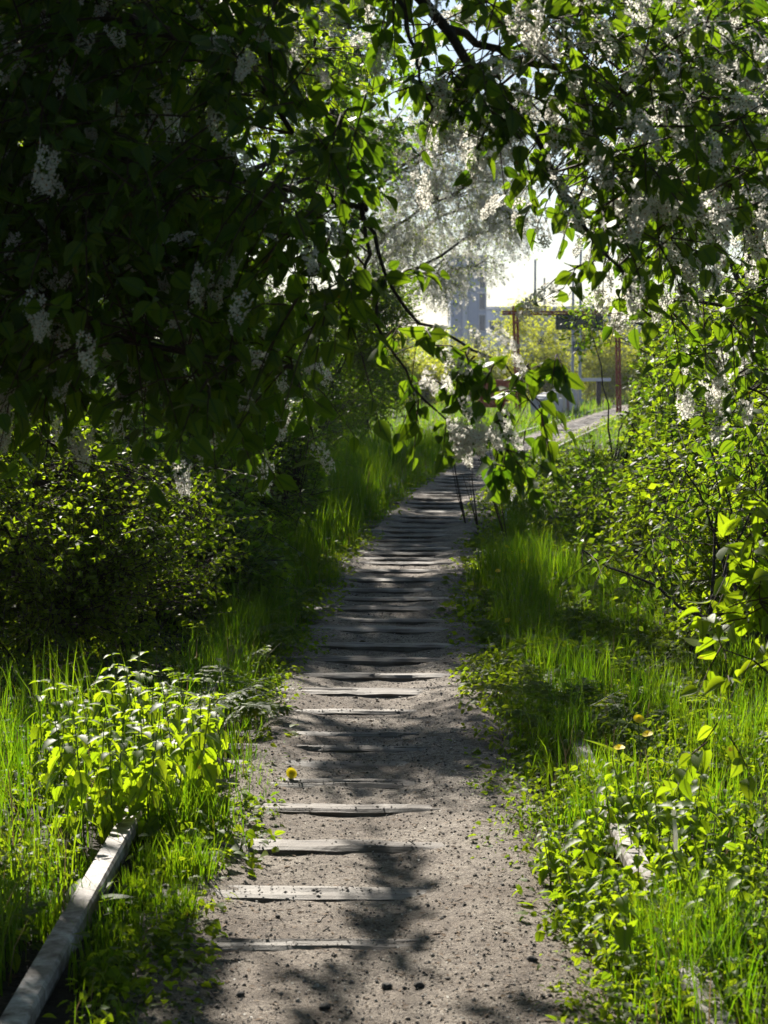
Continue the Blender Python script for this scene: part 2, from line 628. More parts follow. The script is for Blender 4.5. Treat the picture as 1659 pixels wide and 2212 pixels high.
track = thing('railway_track', 'old overgrown railway track with pale rails and weathered wooden sleepers under the path', 'railway track')
ROWS = [2050, 1935, 1835, 1752, 1697, 1654, 1620, 1589, 1538, 1498, 1466, 1430, 1398, 1363, 1342, 1318, 1296, 1276, 1254, 1234, 1219,
        1209, 1198, 1186, 1179.5, 1168, 1158, 1148, 1138, 1127.5, 1116.5, 1106, 1095.5, 1087.7, 1079, 1069.4, 1064.5, 1057, 1049, 1041, 1035,
        1028.6, 1023, 1015.7, 1010.8]
SD = [FPX * CAM_H / (r - 800.0) for r in ROWS]
d = SD[-1]
while d < 74:
    d += .62 + rng.uniform(-.06, .06)
    SD.append(d)


def sleeper_mesh(k):
    L, W, H = .58, .046 + .010 * (k % 3), .05
    nx, ny = 40, 7
    xs = np.linspace(-L, L, nx)
    vs = np.linspace(-1, 1, ny)
    X, Q = np.meshgrid(xs, vs, indexing='ij')
    e1 = (fbm(X, X * 0 + k * 9.1, 5) - .5) * .024
    e2 = (fbm(X, X * 0 + k * 9.1 + 50, 5) - .5) * .024
    Yv = np.where(Q > 0, Q * (W + e1), Q * (W + e2))
    Z = .004 + (fbm(X * 2.0, Yv * 60 + k * 13, 2.2) - .5) * .012 - .010 * np.abs(Q)**6
    crack = np.clip(1 - np.abs(Yv - (fbm(X, X * 0 + k, 2.5) - .5) * .05) / .012, 0, 1) * (noise2(X, X * 0 + k * 3, 3) > .5)
    Z = Z - crack * .014
    top = np.stack([X, Yv, Z], -1)
    V = [top.reshape(-1, 3)]
    F = []
    for i in range(nx - 1):
        for j in range(ny - 1):
            a = i * ny + j
            F += [(a, a + ny, a + ny + 1), (a, a + ny + 1, a + 1)]
    n0 = nx * ny
    for side, q in ((0, 0), (1, ny - 1)):
        low = top[:, q].copy()
        low[:, 2] = -H
        b = n0 + side * nx
        V.append(low)
        for i in range(nx - 1):
            a0, a1 = i * ny + q, (i + 1) * ny + q
            f = [(a0, b + i, b + i + 1), (a0, b + i + 1, a1)]
            F += f if side == 0 else [(x[0], x[2], x[1]) for x in f]
    return mesh_new('sleeper', np.concatenate(V), np.array(F), [M['sleeper']], smooth=False)


SL = [sleeper_mesh(k) for k in range(8)]
for i, d in enumerate(SD):
    o = link('sleeper', SL[(i * 5 + i // 8) % 8], track)
    lift = -.002 if i in (3, 2) else (rng.uniform(-.010, -.003) if d < 8.8 else rng.uniform(.003, .011))
    o.location = (float(path_x(d)) + rng.uniform(-.05, .03), d, lift)
    o.rotation_euler = (rng.uniform(-.03, .03), rng.uniform(-.008, .008), -math.atan(float(path_slope(d))) * .8 - .02 + rng.uniform(-.02, .02))
    o.scale = (1 if rng.random() < .5 else -1, rng.uniform(.85, 1.2) * (1.25 if d > 8.8 else 1), 1)


def rail_mesh(side):
    prof = [(-.032, .0), (-.026, .010), (.026, .010), (.032, .0), (.032, -.028), (.012, -.04), (.012, -.12), (.065, -.135), (.065, -.15),
            (-.065, -.15), (-.065, -.135), (-.012, -.12), (-.012, -.04), (-.032, -.028)]
    prof = np.array(prof)
    ys = np.concatenate([np.arange(3.2, 30, .5), np.arange(30, 78, 1.5)])
    c = path_x(ys)
    s = path_slope(ys)
    nx_, ny_ = 1 / np.sqrt(1 + s * s), -s / np.sqrt(1 + s * s)
    off = side * .757
    V = []
    for i, y in enumerate(ys):
        for p in prof:
            V.append((c[i] + (off + p[0]) * nx_[i], y + (off + p[0]) * ny_[i], .068 + p[1]))
    k = len(prof)
    F = []
    for i in range(len(ys) - 1):
        for j in range(k):
            j2 = (j + 1) % k
            a, b = i * k + j, i * k + j2
            F += [(a, a + k, b + k), (a, b + k, b)]
    return mesh_new('rail', np.array(V), np.array(F), [M['rail']], smooth=False)


for sd in (-1, 1):
    link('rail', rail_mesh(sd), track)


# ------------------------------------------------------------------ leaf and flower shapes
def leaf_tpl(rows=5, width=.30, fold=.10, curl=.18, tip=.55, tooth=0.0, petiole=.12):
    """ovate leaf, length 1 along +y (petiole included), normal +z"""
    t = np.linspace(0, 1, rows + 2)
    V, F = [], []
    for i, q in enumerate(t):
        w = width * math.sin(math.pi * min(1, q)**(.74)) ** .85 * (1 - .15 * q) if 0 < q < 1 else 0
        if tooth and 0 < q < 1:
            w *= 1 + tooth * (1 if i % 2 else -1)
        y = petiole + q * (1 - petiole)
        z = -curl * q * q
        if w > 0:
            V += [(-w, y - (.03 if tooth else 0), z + fold * w / width), (0, y, z), (w, y - (.03 if tooth else 0), z + fold * w / width)]
        else:
            V += [(0, y, z)]
    V.append((.012, 0, 0))
    V.append((-.012, 0, 0))
    # order: base(0), rows of three, tip
    n = rows
    F += [(0, 2, 1), (0, 3, 2)]
    for r in range(n - 1):
        a = 1 + 3 * r
        F += [(a, a + 1, a + 4), (a, a + 4, a + 3), (a + 1, a + 2, a + 5), (a + 1, a + 5, a + 4)]
    a = 1 + 3 * (n - 1)
    tipi = 1 + 3 * n
    F += [(a, a + 1, tipi), (a + 1, a + 2, tipi)]
    F += [(tipi + 1, 0, tipi + 2)]
    return np.array(V, float), np.array(F)


LEAF_HI = [leaf_tpl(5, .31, .09, .22), leaf_tpl(5, .28, .16, .08), leaf_tpl(5, .33, .05, .38), leaf_tpl(5, .25, .20, .48), leaf_tpl(6, .34, -.04, -.12, tooth=.05)]
LEAF_LO = [leaf_tpl(1, .30, .10, .2, petiole=.05), leaf_tpl(1, .36, .05, .1, petiole=.05)]
NETTLE = [leaf_tpl(9, .30, .10, .28, tooth=.13), leaf_tpl(9, .27, .14, .15, tooth=.13)]
LEAF_LO = [(v[:-2], f[:-1]) for v, f in LEAF_LO]


def raceme_tpl(seed, n=26, L=1.0, hi=True):
    r = np.random.default_rng(seed)
    A = Acc()
    if hi:
        st = np.array([[0, 0, 0], [.01, .35, -.03], [.02, .7, -.10], [.02, 1.0, -.2]])
        v, f = batch_tubes(st[None], np.full((1, 4), .012), 3)
        A.add(v, f, 2)
    for i in range(n):
        t = .16 + .84 * i / n
        a = i * 2.4 + r.uniform(-.3, .3)
        rad = (.20 * (1 - .55 * t**2)) * r.uniform(.8, 1.15)
        ax = np.array([.02 * t, t, -.2 * t * t])
        dirn = nrm(np.array([math.cos(a), r.uniform(-.1, .5), math.sin(a)]))
        c = ax + dirn * rad
        nn = nrm(dirn + r.normal(0, .25, 3))
        x = nrm(np.cross(nn, [.3, .2, 1.]))
        y = np.cross(nn, x)
        R = .115 * r.uniform(.8, 1.15)
        a0 = r.uniform(0, 6)
        V, F, m = [c], [], []
        for k in range(5):
            b = a0 + k * 2 * math.pi / 5
            for db, rr, zz in ((-.42, .62, .25), (0, 1.0, .18), (.42, .62, .25)):
                V.append(c + R * rr * (math.cos(b + db) * x + math.sin(b + db) * y) + nn * R * zz)
            q = 1 + 3 * k
            F += [(0, q, q + 1), (0, q + 1, q + 2)]
            m += [0, 0]
        if hi:
            q = len(V)
            for k in range(3):
                b = k * 2.09
                V.append(c + R * .24 * (math.cos(b) * x + math.sin(b) * y) + nn * R * .22)
            V.append(c + nn * R * .45)
            F += [(q, q + 1, q + 3), (q + 1, q + 2, q + 3), (q + 2, q, q + 3)]
            m += [1, 1, 1]
        A.add(V, F, np.array(m))
    return np.concatenate(A.V), np.concatenate(A.F), np.concatenate(A.M)


RAC = [raceme_tpl(1), raceme_tpl(2, 30), raceme_tpl(3, 22)]
RAC_LO = [raceme_tpl(5, 18, hi=False)]
RAC_ME = [mesh_new('blossom', v, f, [M['petal'], M['flower_eye'], M['stalk']], m) for v, f, m in RAC]


def leaf_meshes(tpls, mat, name='leaf'):
    return [mesh_new(name, v, f, [mat], vein=midrib(v)) for v, f in tpls]


def midrib(v):
    return (np.abs(v[:, 0]) < .013).astype(float)


# ------------------------------------------------------------------ where the sun reaches and where one can see through
# gaps in the crowns: (x, y, z, rx, ry, share of twigs missing)
GAPS = [(-.74, 5.3, 1.67, .17, .26, .96), (-.21, 5.2, 1.72, .24, .26, .96), (-.16, 5.25, 2.2, .30, .4, .96), (-.62, 5.3, 2.05, .10, .2, .9), (-.76, 6.05, .1, .3, .65, .98), (-.02, 5.35, 0, .52, 1.35, .97), (-1.15, 7.3, .3, .85, 1.7, .97), (-1.85, 9.9, 1.25, .9, .5, .98), (.12, 9.55, 0, .33, .34, .97),
        (.9, 5.8, .1, .6, 1.3, .92), (1.5, 8.0, .1, .5, .9, .6), (1.3, 12.7, .2, .6, 1.6, .75), (6.5, 56, .2, 5.0, 22, .99), (-.8, 12.4, .35, .35, .9, .5),
        (-.2, 27, .5, .6, 3.0, .5), (2.0, 11.5, 1.1, 1.0, 3.0, .8), (.72, 5.5, 2.05, .68, 1.1, .97), (.30, 4.9, 1.35, .42, .7, .98),
        (1.05, 5.9, .8, .4, .6, .97), (.05, 17, 0, .4, .5, .8), (.5, 21, 0, .5, .6, .7), (.15, 13, 0, .4, .3, .8)]
# lines of sight kept open: (px, py, rx, ry, dmin, dmax)
VIEWS = [(1150, 585, 48, 45, 0, 160), (1110, 790, 125, 90, 8, 80), (1030, 720, 50, 60, 8, 80), (1240, 850, 100, 80, 7, 72), (955, 35, 90, 50, 6.2, 200),
         (1230, 930, 90, 50, 6, 80), (1336, 780, 26, 110, 8, 69), (950, 830, 60, 90, 26, 83)]


def keep_mask(C, r, views=True, gaps=True):
    k = np.ones(len(C), bool)
    if gaps:
        for (x, y, z, rx, ry, pr) in GAPS:
            s = (C[:, 2] - z) / SUN[2]
            hx = C[:, 0] - SUN[0] * s
            hy = C[:, 1] - SUN[1] * s
            ins = (((hx - x) / rx)**2 + ((hy - y) / ry)**2 < 1) & (s > .25)
            k &= ~(ins & (r.random(len(C)) < pr))
    if views:
        px, py, d = proj(C)
        for (x, y, rx, ry, d0, d1) in VIEWS:
            m = 1 + np.maximum(0, .25 * FPX / np.maximum(d, 1) / max(rx, 1)) * .6
            k &= ~((((px - x) / (rx * m))**2 + ((py - y) / (ry * m))**2 < 1) & (d > d0) & (d < d1))
    return k


def ell_points(r, c, rad, n, clumps=10, tight=.38):
    """clumpy points in an ellipsoid"""
    k = nrm(r.normal(size=(clumps, 3))) * (r.random((clumps, 1))**.45)
    p = k[r.integers(0, clumps, n)] + r.normal(0, tight * .6, (n, 3))
    l = np.linalg.norm(p, axis=1, keepdims=True)
    p = np.where(l > 1.1, p / l * 1.1 * r.random((n, 1))**.3, p)
    return np.asarray(c) + p * np.asarray(rad)


def grow(r, base, limbs, C, twigs=4, twig_len=.3, leaves=6, leaf_size=.055, droop=.35, spread=1.0, rac=0.0, rac_size=.09, br_r=.008, leaf_var=.25,
         up_bias=.6, side_twist=.7, start=.35, maxl=9.):
    """branchlets from the limbs to the points C, twigs on them, leaves and flower spikes on the twigs"""
    nodes = np.concatenate([l for l in limbs])
    Cn = len(C)
    A = np.empty((Cn, 3))
    for i0 in range(0, Cn, 500):
        dd = np.linalg.norm(C[i0:i0 + 500, None] - nodes[None], axis=2) + r.uniform(0, .12, (len(C[i0:i0 + 500]), len(nodes)))
        A[i0:i0 + 500] = nodes[np.argmin(dd, 1)]
    ok = np.linalg.norm(C - A, axis=1) < maxl
    C, A = C[ok], A[ok]
    Cn = len(C)
    D = C - A
    L = np.linalg.norm(D, axis=1, keepdims=True)
    mid = A + D * .5 + np.array([0, 0, 1.]) * L * .12 + r.normal(0, .08, (Cn, 3)) * L
    t = np.linspace(0, 1, 6)[None, :, None]
    curve = (1 - t)**2 * A[:, None] + 2 * t * (1 - t) * mid[:, None] + t * t * C[:, None]
    rr = br_r * np.clip(L, .3, 1.6) * np.linspace(1.0, .28, 6)[None]
    tubes = [batch_tubes(curve, rr, 4)]
    # twigs
    q = r.uniform(start, 1, (Cn, twigs))
    q[:, 0] = 1
    S = ((1 - q)**2)[..., None] * A[:, None] + (2 * q * (1 - q))[..., None] * mid[:, None] + (q * q)[..., None] * C[:, None]
    dirn = nrm(nrm(D)[:, None] * .8 + r.normal(0, .6 * spread, (Cn, twigs, 3)) + np.array([0, 0, -droop]))
    S = S.reshape(-1, 3)
    dirn = dirn.reshape(-1, 3)
    tl = twig_len * r.uniform(.55, 1.25, len(S))
    E = S + dirn * tl[:, None] + np.array([0, 0, -1]) * (droop * .35 * tl)[:, None]
    Mi = S + dirn * (tl * .5)[:, None]
    tubes.append(batch_tubes(np.stack([S, Mi, E], 1), np.stack([np.full(len(S), .0032), np.full(len(S), .0024), np.full(len(S), .0012)], 1) * (br_r / .008)**.5, 3))
    # leaves
    k = leaves
    q = (np.arange(k) + .6)[None] / k + r.uniform(-.08, .08, (len(S), k))
    q = np.clip(q, .05, 1)[..., None]
    LP = (1 - q)**2 * S[:, None] + 2 * q * (1 - q) * Mi[:, None] + q * q * E[:, None]
    sidev = nrm(np.cross(dirn, np.array([0, 0, 1.]) + r.normal(0, .2, dirn.shape)))
    sgn = np.where(np.arange(k) % 2 == 0, 1., -1.)[None, :, None]
    LD = dirn[:, None] * .55 + sidev[:, None] * sgn * side_twist + np.array([0, 0, -droop]) + r.normal(0, .35, LP.shape)
    LU = np.array([0, 0, up_bias]) + r.normal(0, .5, LP.shape)
    LP, LD, LU = LP.reshape(-1, 3), LD.reshape(-1, 3), LU.reshape(-1, 3)
    LS = leaf_size * r.uniform(1 - leaf_var, 1 + leaf_var, len(LP))
    out = dict(tubes=tubes, LP=LP, LR=frames(LD, LU), LS=LS)
    if rac > 0:
        m = r.random(len(S)) < rac
        n = m.sum()
        RD = dirn[m] * .8 + r.normal(0, .5, (n, 3)) + np.array([0, 0, -.45])
        q = r.uniform(.5, 1, (n, 1))
        out['RP'] = S[m] * (1 - q) + E[m] * q
        out['RR'] = frames(RD, np.array([0, 0, 1.]) + r.normal(0, .4, (n, 3)))
        out['RS'] = rac_size * r.uniform(.7, 1.25, n)
    return out


def limb(r, pts, n=14, wob=.03):
    p = smooth_line(pts, n)
    w = r.normal(0, wob, p.shape)
    w[0] = 0
    return p + w


def m4(R, s, t):
    m = np.eye(4)
    m[:3, :3] = R * s
    m[:3, 3] = t
    return Matrix(m.tolist())


def finish_tree(name, label, cat, base, limb_lines, limb_radii, G, leaf_tpls, leaf_mat_, near_leaf=0, near_rac=0, group=None, rac_hi=True, trunk_name='trunk',
                bark='bark', leaf_me=None, sides=8):
    root = thing(name, label, cat, base, group)
    base = np.asarray(base, float)
    tot = 0
    for i, (l, rd) in enumerate(zip(limb_lines, limb_radii)):
        v, f = batch_tubes(l[None], np.linspace(rd[0], rd[1], len(l))[None], sides)
        link(trunk_name if i == 0 else ('branch' if trunk_name == 'trunk' else trunk_name), mesh_new(trunk_name, v - base, f, [M[bark]]), root)
    A = Acc()
    for v, f in G['tubes']:
        A.add(v, f)
    o = link('twigs', A.mesh('twigs', [M['twig']], off=base), root)
    o['kind'] = 'stuff'
    px, py, d = proj(G['LP'])
    vis = (px > -30) & (px < PXW + 30) & (py > -30) & (py < PXH + 30) & (d > 0)
    n = len(G['LP'])
    rest = np.ones(n, bool)
    if near_leaf:
        order = np.argsort(np.where(vis, d - G['LS'] * 12, 1e9))[:min(near_leaf, int(vis.sum()))]
        rest[order] = False
        for c, i in enumerate(order):
            link('leaf', leaf_me[c % len(leaf_me)], root, m4(G['LR'][i], G['LS'][i], G['LP'][i] - base))
    idx = np.nonzero(rest)[0]
    A = Acc()
    for k, (tv, tf) in enumerate(leaf_tpls):
        ii = idx[k::len(leaf_tpls)]
        if len(ii):
            v, f = scatter(tv, tf, G['LP'][ii] - base, G['LR'][ii], G['LS'][ii])
            A.add(v, f, 0, np.tile(midrib(tv), len(ii)) if len(tv) > 8 else None)
    o = link('crown', A.mesh('crown', [leaf_mat_]), root)
    o['kind'] = 'stuff'
    if 'RP' in G and len(G['RP']):
        px, py, d = proj(G['RP'])
        vis = (px > -30) & (px < PXW + 30) & (py > -30) & (py < PXH + 30) & (d > 0)
        rest = np.ones(len(G['RP']), bool)
        if near_rac:
            order = np.argsort(np.where(vis, d, 1e9))[:min(near_rac, int(vis.sum()))]
            rest[order] = False
            for c, i in enumerate(order):
                link('blossom', RAC_ME[c % 3], root, m4(G['RR'][i], G['RS'][i], G['RP'][i] - base))
        idx = np.nonzero(rest)[0]
        if len(idx):
            A = Acc()
            tp = RAC if rac_hi else RAC_LO
            for k, (tv, tf, tm) in enumerate(tp):
                ii = idx[k::len(tp)]
                if len(ii):
                    v, f = scatter(tv, tf, G['RP'][ii] - base, G['RR'][ii], G['RS'][ii])
                    A.add(v, f, np.tile(tm, len(ii)))
            o = link('blossom_sprays', A.mesh('blossom_sprays', [M['petal'], M['flower_eye'], M['stalk']]), root)
            o['kind'] = 'stuff'
    return root


def in_poly(x, y, poly):
    poly = np.asarray(poly, float)
    c = np.zeros(len(x), bool)
    j = len(poly) - 1
    for i in range(len(poly)):
        xi, yi = poly[i]
        xj, yj = poly[j]
        m = ((yi > y) != (yj > y)) & (x < (xj - xi) * (y - yi) / (yj - yi + 1e-12) + xi)
        c ^= m
        j = i
    return c


def PP(a):
    return np.array([P(*q) for q in a])


CHERRY_ME = leaf_meshes(LEAF_HI, M['cherry_leaf'])

# ------------------------------------------------------------------ the near bird cherries that hang over the path
def near_cherry():
    r = np.random.default_rng(21)
    base = np.array([-2.15, 5.6, 0])
    tr = limb(r, [base, (-2.1, 5.6, 1.0), (-1.95, 5.5, 2.0), (-1.75, 5.4, 2.9), (-1.6, 5.3, 3.7)], 16, .015)
    L = [tr]
    RD = [(.11, .05)]

    def add(pts, r0, r1, n=16):
        L.append(limb(r, pts, n, .008))
        RD.append((r0, r1))
    add([tr[7], *PP([(-150, 420, 5.5), (150, 330, 5.3), (450, 380, 5.1), (700, 420, 5.0), (800, 455, 4.95)])], .03, .007)
    add([tr[5], *PP([(-200, 760, 5.4), (60, 690, 5.2), (300, 730, 5.0), (520, 780, 4.9), (640, 800, 4.9)])], .022, .005)
    add([tr[10], *PP([(-100, 40, 5.5), (200, 40, 5.3), (430, 90, 5.1), (560, 180, 5.0), (640, 300, 5.0)])], .03, .006)
    add([tr[13], *PP([(0, -350, 5.6), (300, -350, 5.4), (620, -200, 5.2), (870, -40, 5.15), (960, 60, 5.15), (1035, 165, 5.1), (1080, 220, 5.1), (1130, 290, 5.1)])], .034, .010, 26)
    hang = len(L)
    # the two long hanging sprays in the middle
    add(PP([(780, 440, 4.95), (800, 560, 4.9), (812, 640, 4.88), (835, 735, 4.86), (880, 820, 4.84), (930, 885, 4.82), (1000, 935, 4.8)]), .0055, .002)
    add(PP([(775, 430, 4.98), (812, 540, 4.95), (835, 610, 4.94), (880, 680, 4.92), (950, 720, 4.9), (1020, 752, 4.9), (1085, 800, 4.86), (1130, 850, 4.82), (1160, 905, 4.8)]), .0055, .002)
    # boughs that carry on right from the overhead limb
    add(PP([(1040, 170, 5.1), (1110, 240, 5.15), (1170, 330, 5.2), (1220, 430, 5.25), (1290, 520, 5.3), (1360, 610, 5.3), (1400, 690, 5.3)]), .010, .003)
    add(PP([(960, 60, 5.15), (1080, 110, 5.3), (1200, 140, 5.4), (1330, 190, 5.5), (1450, 300, 5.6), (1560, 420, 5.6)]), .011, .003)
    add(PP([(870, -40, 5.15), (880, 60, 5.0), (910, 170, 4.9), (930, 260, 4.9)]), .007, .003)
    lim_main = L[1:]
    # dark mass, upper left
    poly = [(-700, -700), (930, -700), (910, -40), (880, 60), (930, 200), (955, 300), (930, 410), (850, 470), (770, 520), (800, 640), (740, 720), (620, 790), (500, 870),
            (400, 860), (300, 800), (170, 720), (100, 830), (0, 850), (-300, 800), (-700, 700)]
    n = 1500
    px, py = r.uniform(-700, 960, n), r.uniform(-700, 900, n)
    w = in_poly(px, py, poly)
    off = (px < -60) | (py < -60)
    w &= ~(off & (r.random(n) < .6))
    # thinner where light comes through
    for (x, y, rx, ry, pr) in [(690, 180, 240, 210, .80), (210, 630, 120, 70, .85), (420, 120, 90, 70, .5), (130, 470, 60, 50, .6), (330, 300, 60, 50, .5), (650, 590, 160, 70, .8), (740, 350, 130, 100, .6), (860, 200, 120, 200, .55), (300, 200, 120, 80, .3)]:
        w &= ~((((px - x) / rx)**2 + ((py - y) / ry)**2 < 1) & (r.random(n) < pr))
    px, py = px[w], py[w]
    dd = r.uniform(4.5, 6.3, len(px))
    C1 = np.array([P(a, b, c) for a, b, c in zip(px, py, dd)])
    C1 = C1[keep_mask(C1, r, views=False)]
    G1 = grow(r, base, lim_main, C1, maxl=.9, leaf_var=.4, twigs=4, twig_len=.24, leaves=6, leaf_size=.058, droop=.5, rac=.22, rac_size=.095, br_r=.006, spread=1.0)
    # hanging sprays
    pts = [(845, 600), (870, 700), (930, 720), (960, 740), (985, 780), (870, 800), (900, 850), (960, 875), (1060, 975), (1090, 900), (1060, 780),
           (1150, 790), (1185, 770), (1130, 830), (1120, 900), (1150, 940), (1170, 880), (990, 800), (930, 820), (1090, 955)]
    C2 = np.array([P(a + r.normal(0, 12), b + r.normal(0, 10), 4.84 + r.normal(0, .07)) for a, b in pts + pts[::4]])
    G2 = grow(r, base, L[hang:hang + 2], C2, twigs=2, twig_len=.11, leaves=5, leaf_size=.056, droop=.55, rac=.0, rac_size=.07, br_r=.005, spread=.6, start=.5)
    rp = [(960, 770, 1), (1000, 900, 1), (1040, 905, 1), (985, 925, 1), (1015, 935, 1), (1060, 930, 1), (1080, 890, .9), (995, 945, .9), (1035, 950, .8), (940, 800, .9), (930, 835, .8),
          (1060, 720, 1), (1085, 735, .9), (1020, 715, .8), (1100, 775, .9), (960, 815, .8), (975, 905, 1), (1005, 870, .9), (1010, 955, 1.1), (1050, 925, 1.1), (985, 950, 1.1), (1070, 945, 1), (1030, 930, 1.1), (995, 920, 1.1), (1090, 930, 1), (975, 800, 1), (1045, 745, 1), (1075, 760, 1), (990, 965, 1)]
    G2['RP'] = np.array([P(a, b - 14, 4.72 + r.normal(0, .04)) for a, b, s in rp])
    n = len(rp)
    G2['RR'] = frames(r.normal(0, .5, (n, 3)) + np.array([.3, 0, -.7]), np.array([0, -.4, 1.]) + r.normal(0, .3, (n, 3)))
    G2['RS'] = .068 * np.array([s for a, b, s in rp])
    # overhead right
    polyr = [(900, -90), (1760, -90), (1760, 380), (1659, 430), (1500, 480), (1450, 640), (1340, 640), (1250, 540), (1190, 420), (1100, 330), (1040, 240), (960, 260), (890, 180), (900, 60),
             (1040, 20)]
    n = 420
    px, py = r.uniform(880, 1800, n), r.uniform(-500, 700, n)
    w = in_poly(px, py, polyr)
    w &= ~((py < -60) & (r.random(n) < .6))
    w &= ~((((px - 960) / 90)**2 + ((py - 20) / 70)**2 < 1) & (r.random(n) < .9))
    w &= ~((((px - 1190) / 70)**2 + ((py - 150) / 30)**2 < 1) & (r.random(n) < .85))
    px, py = px[w], py[w]
    C3 = np.array([P(a, b, c) for a, b, c in zip(px, py, r.uniform(4.8, 5.9, len(px)))])
    k = keep_mask(C3, r, views=False)
    G3 = grow(r, base, L[hang + 2:], C3, maxl=.8, leaf_var=.4, twigs=3, twig_len=.2, leaves=5, leaf_size=.056, droop=.5, rac=.55, rac_size=.105, br_r=.006, spread=.8)
    G = dict(tubes=G1['tubes'] + G2['tubes'] + G3['tubes'])
    for q in ('LP', 'LR', 'LS', 'RP', 'RR', 'RS'):
        G[q] = np.concatenate([g[q] for g in (G1, G2, G3)])
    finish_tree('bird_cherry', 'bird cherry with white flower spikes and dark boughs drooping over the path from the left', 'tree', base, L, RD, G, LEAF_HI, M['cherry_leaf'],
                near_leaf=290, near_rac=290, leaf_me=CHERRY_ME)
    return C1


C_dark = near_cherry()


def right_cherry():
    r = np.random.default_rng(33)
    base = np.array([2.3, 6.9, 0])
    tr = limb(r, [base, (2.25, 6.9, 1.0), (2.1, 6.8, 2.1), (1.9, 6.7, 3.2)], 14, .015)
    L, RD = [tr], [(.09, .04)]

    def add(pts, r0, r1, n=14):
        L.append(limb(r, pts, n, .008))
        RD.append((r0, r1))
    add([tr[9], *PP([(1700, 280, 6.6), (1560, 230, 6.4), (1420, 180, 6.2), (1300, 130, 6.0)])], .016, .004)
    add([tr[8], *PP([(1720, 560, 6.5), (1580, 480, 6.3), (1480, 430, 6.2), (1380, 420, 6.1)])], .014, .004)
    add([tr[7], *PP([(1750, 760, 6.3), (1620, 690, 6.2), (1520, 650, 6.1), (1440, 650, 6.0)])], .012, .004)
    add([tr[6], *PP([(1750, 900, 6.3), (1650, 850, 6.2), (1570, 820, 6.1)])], .009, .003)
    poly = [(1250, 60), (1300, -90), (2100, -90), (2100, 900), (1659, 880), (1540, 850), (1560, 780), (1430, 720), (1400, 640), (1420, 560), (1360, 440), (1300, 300)]
    n = 620
    px, py = r.uniform(1240, 2400, n), r.uniform(-500, 900, n)
    w = in_poly(px, py, poly) & ~(((px > 1720) | (py < -60)) & (r.random(n) < .5))
    w &= ~((px > 1400) & (py > 500) & (px < 1560) & (r.random(n) < .45))
    w &= ~((px < 1660) & (py > 380) & (r.random(n) < .35))
    px, py = px[w], py[w]
    C = np.array([P(a, b, c) for a, b, c in zip(px, py, r.uniform(5.6, 7.2, len(px)))])
    C = C[keep_mask(C, r, views=False)]
    G = grow(r, base, L, C, twigs=3, twig_len=.22, leaves=5, leaf_size=.060, droop=.5, rac=.50, rac_size=.11, br_r=.006, spread=.9)
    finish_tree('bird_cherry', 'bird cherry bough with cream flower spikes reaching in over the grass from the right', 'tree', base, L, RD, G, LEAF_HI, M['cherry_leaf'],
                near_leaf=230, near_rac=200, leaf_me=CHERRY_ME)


right_cherry()


# ------------------------------------------------------------------ trees behind
def tree(name, label, base, height, blobs, n, seed, leaf=.05, mat='tree_leaf', lo=True, rac=0., twigs=4, leaves=6, twig_len=.4, r0=.1, lean=(0, 0), droop=.3, views=True, cat='tree',
         br_r=.009, rac_size=.1, up_bias=.6, clumps=9, tight=.38, spread=1.0, limbs_per=1, gaps=True, zmin=.25, solid=()):
    r = np.random.default_rng(seed)
    base = np.asarray(base, float)
    top = base + np.array([lean[0], lean[1], height * .8])
    tr = limb(r, [base, base + (top - base) * .3 + r.normal(0, .05, 3), base + (top - base) * .65 + r.normal(0, .08, 3), top], 18, .02)
    tr[0, 2] = min(tr[0, 2], base[2])
    L, RD = [tr], [(r0, r0 * .3)]
    C = []
    tv = sum(b[1][0] * b[1][1] * b[1][2] for b in blobs)
    for c, rad in blobs:
        c = np.asarray(c, float)
        for k in range(limbs_per):
            tgt = c + r.normal(0, .3, 3) * np.asarray(rad)
            hz = np.clip(c[2] - base[2] - np.linalg.norm(c[:2] - base[:2]) * .7, height * .12, height * .7)
            a = tr[int(np.clip(hz / (height * .8) * 17, 2, 15))]
            L.append(limb(r, [a, a * .55 + tgt * .45 + np.array([0, 0, .12 * np.linalg.norm(tgt - a)]), tgt], 10, .03))
            RD.append((r0 * .42, r0 * .1))
        C.append(ell_points(r, c, rad, int(n * rad[0] * rad[1] * rad[2] / tv) + 4, clumps, tight))
    C = np.concatenate(C)
    C = C[C[:, 2] > zmin]
    C = C[keep_mask(C, r, views, gaps)]
    for c, rad, k in solid:
        C = np.concatenate([C, ell_points(r, c, rad, k, 6, .4)])
    G = grow(r, base, L, C, twigs=twigs, twig_len=twig_len, leaves=leaves, leaf_size=leaf, droop=droop, rac=rac, rac_size=rac_size, br_r=br_r, up_bias=up_bias, spread=spread)
    if views:
        k = np.ones(len(G['LP']), bool)
    return finish_tree(name, label, cat, base, L, RD, G, LEAF_LO if lo else LEAF_HI, M[mat], rac_hi=False, sides=7)


def over_path(d0, d1, seed, k=22, xoff=-1.0, rx=1.7, dz=.45):
    """crown pieces added above the frame to shade the path from d0 to d1"""
    r = np.random.default_rng(seed)
    out = []
    for d in np.arange(d0, d1, .75):
        z = (1.46 + .182 * d) / .76 + dz + r.uniform(0, .9)
        out.append(((float(path_x(d)) + xoff + r.normal(0, .15) + SUN[0] / SUN[2] * z, d + SUN[1] / SUN[2] * z, z), (rx, .5, .3), k))
    return out


